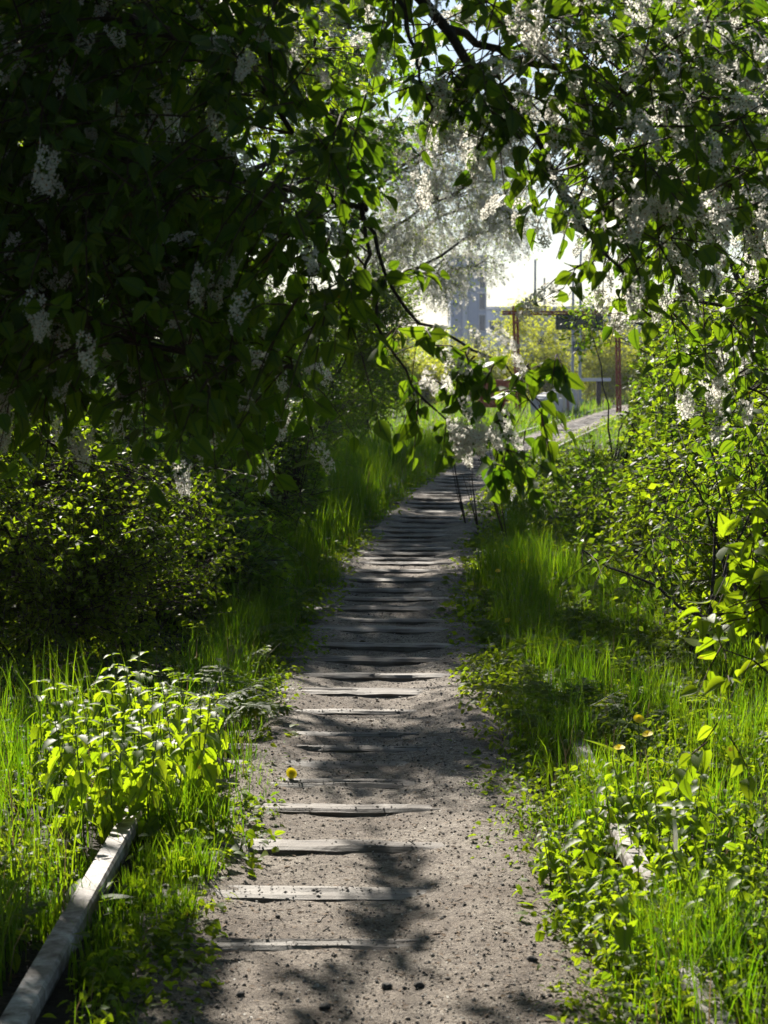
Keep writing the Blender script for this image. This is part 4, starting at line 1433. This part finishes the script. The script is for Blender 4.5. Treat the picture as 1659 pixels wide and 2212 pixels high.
def grass():
    r = np.random.default_rng(100)
    A = Acc()
    for (y0, y1, n, w, umax) in [(3.9, 7, 15000, .0042, 1.6), (7, 11, 22000, .005, 2.2), (11, 18, 24000, .0065, 3.0), (18, 30, 24000, .009, 4.2), (30, 48, 18000, .013, 6), (48, 80, 14000, .022, 9), (80, 130, 9000, .05, 24)]:
        y = r.uniform(y0, y1, n)
        side = np.where(r.random(n) < .5, -1., 1.)
        u = r.random(n)**1.35 * umax
        x = path_x(y) + side * (edge_u(y, side) + u - .03)
        dens = np.clip(.25 + 1.5 * fbm(x, y, 1.6) - .2, 0, 1)
        hollow = (side < 0) & (y > 8.2) & (y < 13.5) & (u > .45)
        dens = np.where(hollow, .05, dens)
        dens = np.where((side < 0) & (y > 13.5) & (y < 24) & (u > .9), .12, dens)
        dens = np.where((side < 0) & (y < 7.6) & (x < -.95), dens * .6, dens)
        dens = np.where((side > 0) & (y > 9) & (y < 26), dens * .5, dens)
        dens = np.where((((x + .86) / .36)**2 + ((y - 7.0) / 1.0)**2 < 1) | (((x - .7) / .26)**2 + ((y - 5.6) / .8)**2 < 1), dens * .3, dens)
        dens = np.where((y < 6.5) & (x < -.68) & (x > -.88), 0, dens)
        k = r.random(n) < dens
        x, y, u, side = x[k], y[k], u[k], side[k]
        h = np.where((side < 0) & (y < 6.2) & (x > -.70), .55, 1) * grass_height(x, y, side, u) * r.uniform(.45, 1.25, len(x)) * np.where(y > 48, 1.2, 1)
        pos = np.stack([x, y, ground_z(x, y) - .01], 1)
        v, f = blades(pos, h, r.uniform(.15, 1.0, len(x))**1.5, w * r.uniform(.7, 1.5, len(x)), r)
        A.add(v, f, (r.random(len(x)) < .09).astype(int).repeat(5))
    # tufts
    tufts = [(-.92, 12.2, .36, 360), (-.74, 12.9, .32, 320), (-.80, 11.6, .30, 260), (-.95, 13.2, .34, 240), (.98, 13.4, .42, 420), (.78, 13.6, .38, 380), (1.15, 13.0, .36, 300), (1.35, 12.3, .34, 260),
             (-1.25, 7.9, .40, 90), (-1.55, 7.8, .33, 120), (-1.75, 8.0, .36, 160), (-1.4, 7.2, .26, 160), (-.84, 5.75, .10, 90), (-.70, 5.05, .11, 160), (-.86, 5.2, .14, 130), (-.69, 5.3, .11, 160), (-.69, 5.6, .11, 160), (-.68, 5.9, .12, 160), (-.69, 4.8, .11, 160), (-.68, 6.2, .12, 160), (-.80, 5.4, .12, 60), (-.60, 6.3, .24, 360), (-.56, 5.8, .18, 300), (-.54, 5.35, .15, 240), (1.2, 7.2, .32, 300),
             (1.5, 7.6, .32, 300), (1.05, 8.1, .3, 280), (.85, 8.7, .3, 260), (1.55, 9.0, .33, 320), (1.7, 6.6, .3, 260), (1.35, 6.0, .3, 260), (1.8, 8.4, .32, 320), (1.9, 10.2, .34, 300), (1.3, 10.6, .32, 300),
              (-.74, 9.0, .24, 240), (-.78, 9.6, .26, 260), (-.74, 10.3, .3, 260), (-.72, 10.9, .3, 260), (-.70, 11.5, .34, 260), (-.66, 14.3, .4, 260), (-.6, 15.2, .4, 260), (-.55, 16.2, .45, 260), (-.5, 17.4, .45, 260), (-.45, 18.6, .5, 260), (-.4, 20.0, .5, 280), (-.3, 21.4, .55, 280),
              (.74, 4.7, .2, 300), (.68, 4.95, .2, 320), (.80, 4.9, .22, 300), (.78, 5.2, .2, 260), (.70, 6.35, .22, 240), (.74, 6.75, .22, 240), (.70, 7.6, .24, 260), (.72, 8.1, .26, 260), (.76, 9.3, .26, 260), (.76, 10.0, .28, 260), (.80, 10.8, .3, 260), (.84, 11.6, .32, 260), (.88, 12.4, .34, 280), (.95, 14.6, .26, 280), (1.05, 15.6, .26, 260), (1.1, 16.8, .28, 260), (1.2, 18.0, .28, 260), (1.35, 19.4, .3, 260),
              (-.55, 23.5, .6, 420), (-.3, 25, .6, 420), (.15, 27.5, .6, 420), (-.6, 26.5, .65, 420), (.4, 30, .6, 380), (-.2, 29, .65, 400), (.9, 33, .6, 340), (1.4, 36, .6, 340), (2.2, 40, .6, 300)]
    for (x, y, h, n) in tufts:
        g = r.normal(0, 1, (n, 2)) * h * .28
        xx, yy = x + g[:, 0], y + g[:, 1]
        ok = np.abs(xx - path_x(yy)) > edge_u(yy, np.sign(xx - path_x(yy))) - .02
        xx, yy = xx[ok], yy[ok]
        n = len(xx)
        pos = np.stack([xx, yy, ground_z(xx, yy) - .01], 1)
        v, f = blades(pos, h * r.uniform(.5, 1.15, n), r.uniform(.1, .7, n), .0045 * max(1, y / 10) * r.uniform(.7, 1.4, n), r)
        A.add(v, f, 0)
    o = link('grass', A.mesh('grass', [M['grass'], M['dry']]))
    tag(o, 'long green grass growing along both edges of the path', 'grass', kind='stuff')


grass()


HERBS = [LEAF_HI[0], leaf_tpl(7, .24, .06, .3, tooth=.42, petiole=.15), leaf_tpl(7, .34, .05, .25, tooth=.30, petiole=.2), leaf_tpl(3, .15, .05, .4, petiole=.1), LEAF_HI[2]]


def undergrowth():
    r = np.random.default_rng(101)
    A = Acc()
    for (y0, y1, n, umax, sc) in [(3.9, 7, 6500, 1.4, 1.1), (7, 11, 8500, 2.0, 1.25), (11, 18, 8000, 2.8, 1.4), (18, 32, 5000, 4, 1.6), (32, 60, 2000, 7, 2.4)]:
        y = r.uniform(y0, y1, n)
        side = np.where(r.random(n) < .42, -1., 1.)
        u = r.random(n)**1.3 * umax
        x = path_x(y) + side * (edge_u(y, side) + u - .06)
        dens = np.clip(2.2 * fbm(x, y, 2.3) - .55, 0, 1)
        dens = np.where((side < 0) & (y > 9) & (y < 14) & (u > .55), .4, dens)
        dens = np.where((y < 6.5) & (x < -.68) & (x > -.88), 0, dens)
        k = r.random(n) < dens
        x, y, u, side = x[k], y[k], u[k], side[k]
        n = len(x)
        m = 6
        near = y0 < 11
        hh = (.05 + .15 * fbm(x + 40, y, 1.4) * np.clip(u * 3 + .3, .3, 1)) * np.where(y > 18, 1.5, 1)
        a = r.uniform(0, 6.28, (n, m))
        rad = r.uniform(.01, .06, (n, m)) * sc
        pos = np.stack([x[:, None] + np.cos(a) * rad, y[:, None] + np.sin(a) * rad, (ground_z(x, y) + 0)[:, None] + hh[:, None] * r.uniform(.3, 1.15, (n, m))], -1).reshape(-1, 3)
        D = np.stack([np.cos(a), np.sin(a), r.uniform(-.9, .6, (n, m))], -1).reshape(-1, 3)
        U = np.array([0, 0, 1.]) + r.normal(0, .5, (n * m, 3))
        S = r.uniform(.016, .05, n * m) * sc * (.5 + .75 * noise2(x, y, 1.9)).repeat(m) * (.9 if near else 1)
        tp = HERBS if near else LEAF_LO
        for q, (tv, tf) in enumerate(tp):
            ii = np.arange(q, n * m, len(tp))
            v, f = scatter(tv, tf, pos[ii], frames(D[ii], U[ii]), S[ii])
            A.add(v, f, 0, np.tile(midrib(tv), len(ii)) if len(tv) > 8 else None)
    o = link('undergrowth', A.mesh('undergrowth', [M['herb']]))
    tag(o, 'low leafy herbs mixed into the grass beside the path', 'undergrowth', kind='stuff')


undergrowth()


# ------------------------------------------------------------------ individual plants
def nettle_proto(r, h, npairs, size, mat='nettle'):
    root = thing('nettle', '', 'nettle')
    lean = r.normal(0, .12, 2)
    ts = np.linspace(0, 1, 7)
    st = np.stack([lean[0] * h * ts**1.6, lean[1] * h * ts**1.6, h * ts - .02], 1)
    v, f = batch_tubes(st[None], np.linspace(.0035, .0015, 7)[None], 5)
    link('stem', mesh_new('stem', v, f, [M['stalk']]), root)
    for i in range(npairs):
        t = .22 + .78 * (i + .5) / npairs
        p = np.array([np.interp(t, ts, st[:, k]) for k in range(3)])
        a = i * math.pi / 2 + r.uniform(-.3, .3)
        s = size * (1.0 - .55 * max(0, t - .6) / .4) * r.uniform(.85, 1.15)
        for q in (0, math.pi):
            D = np.array([math.cos(a + q), math.sin(a + q), r.uniform(-1.1, -.25) + .9 * max(0, t - .75) / .25])
            U = np.array([0, 0, 1.]) + r.normal(0, .15, 3)
            link('leaf', NET_ME[mat][r.integers(0, 2)], root, m4(frames(D[None], U[None])[0], s, p))
    return root


NET_ME = {'nettle': leaf_meshes(NETTLE, M['nettle']), 'herb': leaf_meshes(NETTLE, M['herb'])}


def plant_copies(protos, spots, labels, group, r, smin=.8, smax=1.2):
    used = [False] * len(protos)
    for i, (x, y) in enumerate(spots):
        k = i % len(protos)
        if not used[k]:
            o = protos[k]
            used[k] = True
        else:
            o = copy_tree(protos[k])
        o['label'] = labels if isinstance(labels, str) else labels[i]
        o['group'] = group
        o.location = (x, y, float(ground_z(x, y)))
        o.rotation_euler = (0, 0, r.uniform(0, 6.28))
        s = r.uniform(smin, smax)
        o.scale = (s, s, s)


def plants():
    r = np.random.default_rng(200)
    # sunlit nettles, left
    pr = [nettle_proto(r, .40, 6, .095), nettle_proto(r, .34, 5, .09), nettle_proto(r, .46, 7, .10)]
    spots = []
    while len(spots) < 58:
        a, q = r.uniform(0, 6.28), r.random()**.5
        x, y = -.86 + .34 * q * math.cos(a), 7.0 + .95 * q * math.sin(a)
        if x < float(path_x(y)) - .52:
            spots.append((x, y))
    plant_copies(pr, spots, 'bright nettle with toothed leaves in the sunlit clump left of the path', 'nettles in the sunlit clump on the left', r, .7, 1.1)
    pr = [nettle_proto(r, .27, 6, .085), nettle_proto(r, .21, 5, .08), nettle_proto(r, .32, 7, .085)]
    spots = []
    while len(spots) < 60:
        a, q = r.uniform(0, 6.28), r.random()**.5
        x, y = .72 + .27 * q * math.cos(a), 5.55 + .85 * q * math.sin(a)
        if x > float(path_x(y)) + .46:
            spots.append((x, y))
    plant_copies(pr, spots, 'small nettle with toothed leaves in the sunlit clump at the right edge of the path', 'nettles in the sunlit clump on the right', r, .6, 1.0)
    pr = [nettle_proto(r, .36, 6, .085, 'herb'), nettle_proto(r, .28, 5, .08, 'herb')]
    spots = []
    while len(spots) < 46:
        y = r.uniform(11.5, 21)
        x = float(path_x(y)) + .62 + abs(r.normal(0, .55))
        if fbm(x, y, 1.1) > .45:
            spots.append((x, y))
    plant_copies(pr, spots, 'dark green nettle in the shaded verge right of the path before the bend', 'nettles in the shaded right verge', r, .7, 1.25)
    # cow parsley
    def frond(r, L):
        A = Acc()
        st = np.array([[0, 0, 0], [0, L * .5, L * .42], [0, L, L * .5]])
        v, f = batch_tubes(st[None], np.array([[.003, .002, .001]]), 3)
        A.add(v, f, 1)
        q = [(.35, .5), (.5, .62), (.64, .55), (.76, .42), (.87, .3)]
        for t, l in q:
            p = np.array([np.interp(t, [0, .5, 1], st[:, k]) for k in range(3)])
            for s in (-1, 1):
                n = 6
                for i in range(n):
                    e = (i + .5) / n
                    pp = p + np.array([s * e * l * L * .55, e * l * L * .35, -.06 * e * L])
                    for s2 in (-1, 1):
                        D = np.array([s * .6 + s2 * .5, .7 - s2 * s * .3, r.uniform(-.2, .2)])
                        v, f = scatter(*LEAF_LO[0], pp[None], frames(D[None], np.array([[r.normal(0, .2), r.normal(0, .2), 1.]])), np.array([L * .15 * (1.15 - .6 * e)]))
                        A.add(v, f, 0)
        v, f = scatter(*LEAF_LO[0], st[2][None], frames(np.array([[0, 1, .1]]), np.array([[0, 0, 1.]])), np.array([L * .2]))
        A.add(v, f, 0)
        return A.mesh('frond', [M['herb'], M['stalk']])
    FR = [frond(r, .22) for _ in range(4)]

    def parsley(k):
        root = thing('cow_parsley', '', 'cow parsley')
        for i in range(6):
            o = link('frond', FR[(i + k) % 4], root)
            o.rotation_euler = (r.uniform(-.15, .35), r.uniform(-.2, .2), i * 1.05 + r.uniform(-.3, .3))
            s = r.uniform(.8, 1.3)
            o.scale = (s, s, s)
        return root
    pr = [parsley(0), parsley(1), parsley(2)]
    spots = [(.78, 10.2), (.95, 10.6), (1.1, 10.1), (.7, 10.9), (1.25, 10.8), (.85, 11.4), (1.0, 9.5), (1.35, 9.9), (.72, 9.6), (1.15, 11.3), (.68, 8.9), (1.5, 10.6), (.9, 8.4), (1.2, 8.8), (.75, 12.2), (1.0, 12.0), (1.3, 12.0), (.9, 13.0), (1.2, 13.4), (1.5, 12.8), (1.0, 14.6), (1.35, 14.4), (1.7, 11.6), (1.6, 9.4), (1.4, 8.2), (.72, 7.9), (1.0, 7.6)]
    plant_copies(pr, spots, 'feathery cow parsley rosette in the verge right of the path', 'cow parsley on the right verge', r)
    pr = [parsley(3), parsley(1)]
    spots = [(-.72, 11.2), (-.62, 11.7), (-.80, 10.5), (-.70, 8.7), (-.78, 8.2), (-.66, 8.4), (-.95, 9.0), (-.72, 9.6), (-.66, 10.2)]
    plant_copies(pr, spots, 'feathery cow parsley rosette at the shaded left edge of the path', 'cow parsley on the left verge', r)

    # docks with long blades
    DOCK = [leaf_tpl(7, .16, .06, .25, petiole=.2), leaf_tpl(7, .19, .05, .4, petiole=.18)]
    DM = leaf_meshes(DOCK, M['herb'])
    BM_ = leaf_meshes([leaf_tpl(7, .36, .07, .3, petiole=.25), leaf_tpl(7, .40, .05, .2, petiole=.25)], M['burdock'])

    def rosette(name, cat, label, x, y, n, size, me, up):
        root = thing(name, label, cat, (x, y, float(ground_z(x, y))))
        for i in range(n):
            a = i * 2.4 + r.uniform(-.3, .3)
            D = np.array([math.cos(a), math.sin(a), up * r.uniform(.6, 1.3)])
            U = np.array([-math.cos(a) * up, -math.sin(a) * up, 1.]) + r.normal(0, .2, 3)
            link('leaf', me[i % 2], root, m4(frames(D[None], U[None])[0], size * r.uniform(.75, 1.2), np.array([math.cos(a) * .01, math.sin(a) * .01, 0])))
        return root
    for x, y, n, s, lab in [(.95, 7.15, 8, .30, 'broad upright dock plant beside the dandelions on the right'), (.86, 5.05, 8, .22, 'dark dock rosette at the lower right corner of the path'),
                            (1.25, 5.1, 7, .22, 'dock plant with jagged leaves near the lower right edge'), (-.78, 6.75, 6, .30, 'tall dock leaf standing at the near side of the left nettle clump'),
                            (1.75, 7.1, 6, .28, 'dock plant in the grass below the lime leaved sprig'), (.72, 9.1, 6, .2, 'small dock at the right path edge by the cow parsley'),
                            (-1.12, 5.75, 6, .2, 'shaded dock plant left of the pale rail'), (-.84, 5.38, 7, .16, 'dock plant leaning across the pale rail at the lower left')]:
        rosette('dock_plant', 'dock plant', lab, x, y, n, s, DM, .9)
    for x, y, n, s, lab in [(-.66, 15.2, 6, .26, 'blue grey burdock close to the shaded left edge of the path'), (-.82, 15.9, 6, .26, 'blue grey burdock behind the one at the path edge'),
                            (-1.55, 14.7, 6, .30, 'blue grey burdock in the hollow under the bush'), (-1.30, 13.9, 5, .28, 'low burdock between the grass tufts and the hollow'), (-1.75, 15.6, 6, .3, 'burdock furthest back in the dark hollow'),
                            (1.05, 14.3, 6, .24, 'burdock behind the tall grass tufts on the right'), (-.62, 10.9, 5, .16, 'small burdock under the left grass tufts')]:
        rosette('burdock', 'burdock', lab, x, y, n, s, BM_, .45)

    # dandelions
    def head(r):
        A = Acc()
        for ring, (nn, rad, z, tilt) in enumerate([(16, .019, .004, .25), (13, .014, .008, .5), (9, .008, .011, .9)]):
            for i in range(nn):
                a = i * 2 * math.pi / nn + ring * .3
                D = np.array([math.cos(a), math.sin(a), tilt])
                v, f = scatter(np.array([(-.12, 0, 0), (.12, 0, 0), (.14, .9, .05), (-.14, .9, .05)]), np.array([(0, 1, 2), (0, 2, 3)]), np.array([[0, 0, z]]), frames(D[None], np.array([[0, 0, 1.]])), np.array([rad]))
                A.add(v, f, 0)
        v, f = batch_tubes(np.array([[(0, 0, -.014), (0, 0, -.006), (0, 0, .004)]]), np.array([[.003, .008, .007]]), 6)
        A.add(v, f, 1)
        return A.mesh('flower_head', [M['yellow'], M['stalk']])
    HM = [head(r), head(r)]
    DL = leaf_meshes([leaf_tpl(9, .17, .04, .35, tooth=.38, petiole=.1)], M['herb'])[0]
    spots = [(.80, 14.4, .22, 'dandelion with two tall yellow heads by the grass tuft'), (.86, 14.0, .2, 'dandelion just below the topmost yellow heads'), (.70, 13.2, .17, 'dandelion at the path edge lowest of the far cluster'),
             (.90, 13.3, .2, 'dandelion hidden among the tall grass tuft'), (.66, 11.1, .1, 'single yellow dandelion leaning over the right path edge'), (1.62, 13.3, .2, 'dandelion in the grass under the shrub'),
             (.88, 6.95, .26, 'tall dandelion beside the broad dock plant'), (.80, 6.7, .2, 'shorter dandelion below the tall one by the dock'), (.74, 5.25, .08, 'low dandelion in front of the right nettle clump'),
             (1.16, 4.95, .14, 'yellow dandelion at the lower right corner'), (.93, 4.85, .06, 'flat dandelion near the dark dock rosette'), (-1.2, 5.7, .12, 'small dandelion left of the pale rail'), (2.0, 11.5, .2, 'far right dandelion in the lit grass')]
    for x, y, h, lab in spots:
        root = thing('dandelion', lab, 'dandelion', (x, y, float(ground_z(x, y))))
        for k in range(2 if h > .21 else 1):
            tip = np.array([r.normal(0, .03) + k * .05, r.normal(0, .02), h * (1 - .2 * k)])
            v, f = batch_tubes(np.array([[(0, 0, 0), tip * .5 + np.array([.006, 0, 0]), tip]]), np.array([[.0028, .0024, .0022]]), 5)
            link('stem', mesh_new('stem', v, f, [M['stalk']]), root)
            o = link('flower_head', HM[k], root)
            o.location = tuple(tip + np.array([0, 0, .012]))
            o.rotation_euler = (r.uniform(.2, .9), r.normal(0, .3), 0)
            o.scale = (1.15,) * 3
        for i in range(6):
            a = i * 1.05 + r.uniform(-.2, .2)
            D = np.array([math.cos(a), math.sin(a), .35])
            link('leaf', DL, root, m4(frames(D[None], np.array([[0, 0, 1.]]))[0], r.uniform(.1, .15), np.zeros(3)))
    # picked flower lying on the path
    q = P(627, 1690, FPX * CAM_H / (1690 - 800))
    o = link('dandelion_flower', HM[0])
    tag(o, 'yellow dandelion flower lying alone on the left of the path', 'flower')
    o.location = (q[0], q[1], .016)
    o.rotation_euler = (1.1, .2, .4)
    o.scale = (1.3,) * 3
    # hairy stem weed on the right
    x, y = P(1455, 1990, 5.45)[0], 5.45
    root = thing('tall_weed', 'tall weed with a pale hairy stem and a tuft of lime leaves at the top', 'weed', (x, y, float(ground_z(x, y))))
    v, f = batch_tubes(np.array([[(0, 0, -.02), (.0, 0, .1), (.004, 0, .2), (-.004, 0, .285)]]), np.array([[.008, .007, .006, .005]]), 7)
    A = Acc()
    A.add(v, f)
    n = 260
    zz = r.uniform(0, .26, n)
    aa = r.uniform(0, 6.28, n)
    D = np.stack([np.cos(aa), np.sin(aa), r.normal(0, .3, n)], 1)
    v, f = scatter(np.array([(-.06, 0, 0), (.06, 0, 0), (0, 1, 0)]), np.array([(0, 1, 2)]), np.stack([np.cos(aa) * .006, np.sin(aa) * .006, zz], 1), frames(D, np.array([[0, 0, 1.]]) + 0 * D), r.uniform(.006, .011, n))
    A.add(v, f)
    link('stem', A.mesh('stem', [M['petal']]), root)
    for i in range(11):
        a = i * 2.4
        D = np.array([math.cos(a), math.sin(a), r.uniform(-.2, .7)])
        link('leaf', NET_ME['nettle'][i % 2], root, m4(frames(D[None], np.array([[r.normal(0, .3), r.normal(0, .3), 1.]]))[0], r.uniform(.045, .07), np.array([0, 0, .285 - .012 * (i // 3)])))


plants()


# ------------------------------------------------------------------ loose bits on the path and the soil
def loose():
    r = np.random.default_rng(300)
    ico_v = np.array([(0, 0, 1), (.9, 0, .25), (.28, .85, .25), (-.72, .53, .25), (-.72, -.53, .25), (.28, -.85, .25), (0, 0, -.6)], float)
    ico_f = np.array([(0, 1, 2), (0, 2, 3), (0, 3, 4), (0, 4, 5), (0, 5, 1), (6, 2, 1), (6, 3, 2), (6, 4, 3), (6, 5, 4), (6, 1, 5)])
    A = Acc()
    n = 20000
    y = 4.3 + 12 * r.random(n)**1.7
    u = r.uniform(-.62, .62, n) * (1 + .25 * np.clip((6.5 - y) / 2, 0, 1))
    x = path_x(y) + u
    wob = 1 + .16 * (fbm(y * .6, u * 0 + np.sign(u) * 7, 1.7) - .5) + .1 * np.clip((7.5 - y) / 2.5, 0, 1.2)
    z = path_z(u / wob, y, x)
    s = np.clip(r.lognormal(-5.65, .42, n), .0016, .009)
    on = np.min(np.abs(y[:, None] - np.array(SD)[None, :30]), 1) < .055
    z = np.where(on & (np.abs(u) < .5), np.maximum(z, .0), z)
    R = frames(r.normal(size=(n, 3)) * [1, 1, .15], np.array([0, 0, 1.]) + r.normal(0, .3, (n, 3)))
    v, f = scatter(ico_v, ico_f, np.stack([x, y, z + s * .15], 1), R, np.stack([s, s * r.uniform(.6, 1, n), s * .65], 1))
    A.add(v, f, (r.random(n) < .3).astype(int).repeat(10))
    o = link('gravel_grains', A.mesh('gravel_grains', [M['pebble'], M['stone']], smooth=False))
    tag(o, 'loose gravel grains scattered over the path', 'gravel', kind='stuff')
    # litter: needles, bits of leaf, twigs
    A = Acc()
    n = 27000
    y = 4.2 + 16 * r.random(n)**1.5
    sd = np.where(r.random(n) < .5, -1, 1)
    u = sd * np.where(r.random(n) < .55, r.random(n) * .6, .4 + r.random(n) * 1.9)
    x = path_x(y) + u
    wob = 1 + .16 * (fbm(y * .6, u * 0 + np.sign(u) * 7, 1.7) - .5) + .1 * np.clip((7.5 - y) / 2.5, 0, 1.2)
    z = np.maximum(path_z(np.clip(u / wob, -.78, .78), y, x), ground_z(x, y)) + .003
    a = r.uniform(0, 6.28, n)
    D = np.stack([np.cos(a), np.sin(a), r.normal(0, .08, n)], 1)
    L = np.clip(r.lognormal(-4.35, .5, n), .005, .05)
    W = np.where(r.random(n) < .6, L * .12, L * .45)
    v, f = scatter(LEAF_LO[1][0] * np.array([1.4, 1, .6]), LEAF_LO[1][1], np.stack([x, y, z], 1), frames(D, np.array([0, 0, 1.]) + r.normal(0, .2, (n, 3))), np.stack([W, L, L], 1))
    A.add(v, f)
    o = link('litter', A.mesh('litter', [M['litter']]))
    tag(o, 'brown bits of leaf and needle litter on path and soil', 'litter', kind='stuff')
    A = Acc()
    n = 1100
    y = 4.4 + 18 * r.random(n)**1.4
    u = r.normal(0, .5, n)
    x = path_x(y) + u
    z = np.maximum(path_z(np.clip(u, -.78, .78), y, x), ground_z(x, y)) + .004
    v, f = scatter(LEAF_LO[1][0], LEAF_LO[1][1], np.stack([x, y, z], 1), frames(r.normal(size=(n, 3)) * [1, 1, .15], np.array([0, 0, 1.]) + r.normal(0, .3, (n, 3))), r.uniform(.006, .012, n))
    A.add(v, f)
    o = link('fallen_petals', A.mesh('fallen_petals', [M['petal']]))
    tag(o, 'small white petals fallen on the path', 'petals', kind='stuff')
    # bigger stones and twigs
    SM = []
    for k in range(4):
        vv = nrm(r.normal(size=(26, 3)))
        import bmesh
        bm = bmesh.new()
        for p in vv * np.array([1, .75, .55]):
            bm.verts.new(p)
        bmesh.ops.convex_hull(bm, input=bm.verts[:])
        me = bpy.data.meshes.new('stone')
        bm.to_mesh(me)
        bm.free()
        me.materials.append(M['stone'])
        SM.append(me)
    st = [(835, 2145, .016, 'dark wedge shaped stone in the middle foreground of the path'), (700, 2190, .017, 'grey stone lowest in the foreground left of centre'), (1150, 2110, .016, 'dark stone near the right edge of the path foreground'),
          (905, 2150, .014, 'dark pointed stone right of the wedge shaped one'), (600, 1985, .010, 'small dark stone between the two nearest sleepers'), (855, 1355, .022, 'dark stone on the shaded stretch beyond the lit patch'),
          (1120, 1945, .010, 'small stone at the right edge beside the second sleeper'), (520, 2160, .012, 'small dark stone near the lower left path edge')]
    for i, (px, py, s, lab) in enumerate(st):
        dd = FPX * CAM_H / (py - 800)
        q = P(px, py, dd)
        o = link('stone', SM[i % 4])
        tag(o, lab, 'stone', 'stones on the path')
        u = q[0] - float(path_x(dd))
        o.location = (q[0], dd, float(path_z(np.array(u), np.array(dd), np.array(q[0]))) + s * .35)
        o.scale = (s, s, s)
        o.rotation_euler = (0, 0, r.uniform(0, 6))
    tw = [(490, 2085, .10, .5, 'pale broken stick at the lower left path edge'), (700, 2010, .05, 1.2, 'short forked twig by the nearest sleeper'), (890, 1840, .05, 1.9, 'little twig by the third sleeper'), (880, 1600, .08, .1, 'thin curved twig on the path in the shade')]
    for px, py, L, a, lab in tw:
        dd = FPX * CAM_H / (py - 800)
        q = P(px, py, dd)
        pts = np.array([[(-L / 2, 0, 0), (-L * .15, L * .06, .004), (L * .2, L * .03, .003), (L / 2, L * .1, .001)]])
        A = Acc()
        A.add(*batch_tubes(pts, np.array([[.004, .0045, .0035, .0015]]) * (L / .08), 5))
        A.add(*batch_tubes(np.array([[(L * .1, L * .04, .004), (L * .2, L * .12, .006), (L * .26, L * .2, .004)]]), np.array([[.003, .002, .001]]) * (L / .08), 4))
        o = link('twig', A.mesh('twig', [M['pebble']]))
        tag(o, lab, 'twig')
        o.location = (q[0], dd, .010)
        o.rotation_euler = (0, 0, a)


loose()

# leafless stalks leaning over the path from the right
def bare_stalks():
    r = np.random.default_rng(310)
    for (x, y, h, lab) in [(.78, 19.2, .75, 'leafless dark stalk arching over the right path edge'), (.86, 18.4, .6, 'second leafless stalk in front of the arching one'), (1.0, 16.2, .9, 'tall dark stalk standing in the right verge')]:
        base = np.array([x, y, 0])
        root = thing('bare_stalk', lab, 'dead stalk', base)
        A = Acc()
        for k in range(4):
            tip = np.array([-.25 * h * r.uniform(.2, 1.3), r.normal(0, .1), h * r.uniform(.7, 1.05)])
            A.add(*batch_tubes(smooth_line([(0, 0, -.02), tip * .4 + r.normal(0, .02, 3), tip], 8)[None], np.linspace(.005, .0018, 8)[None], 4))
        o = link('stem', A.mesh('stem', [M['twig']]), root)


bare_stalks()
print('TRIS', sum(len(m.polygons) for m in bpy.data.meshes), 'OBJ', len(bpy.data.objects))
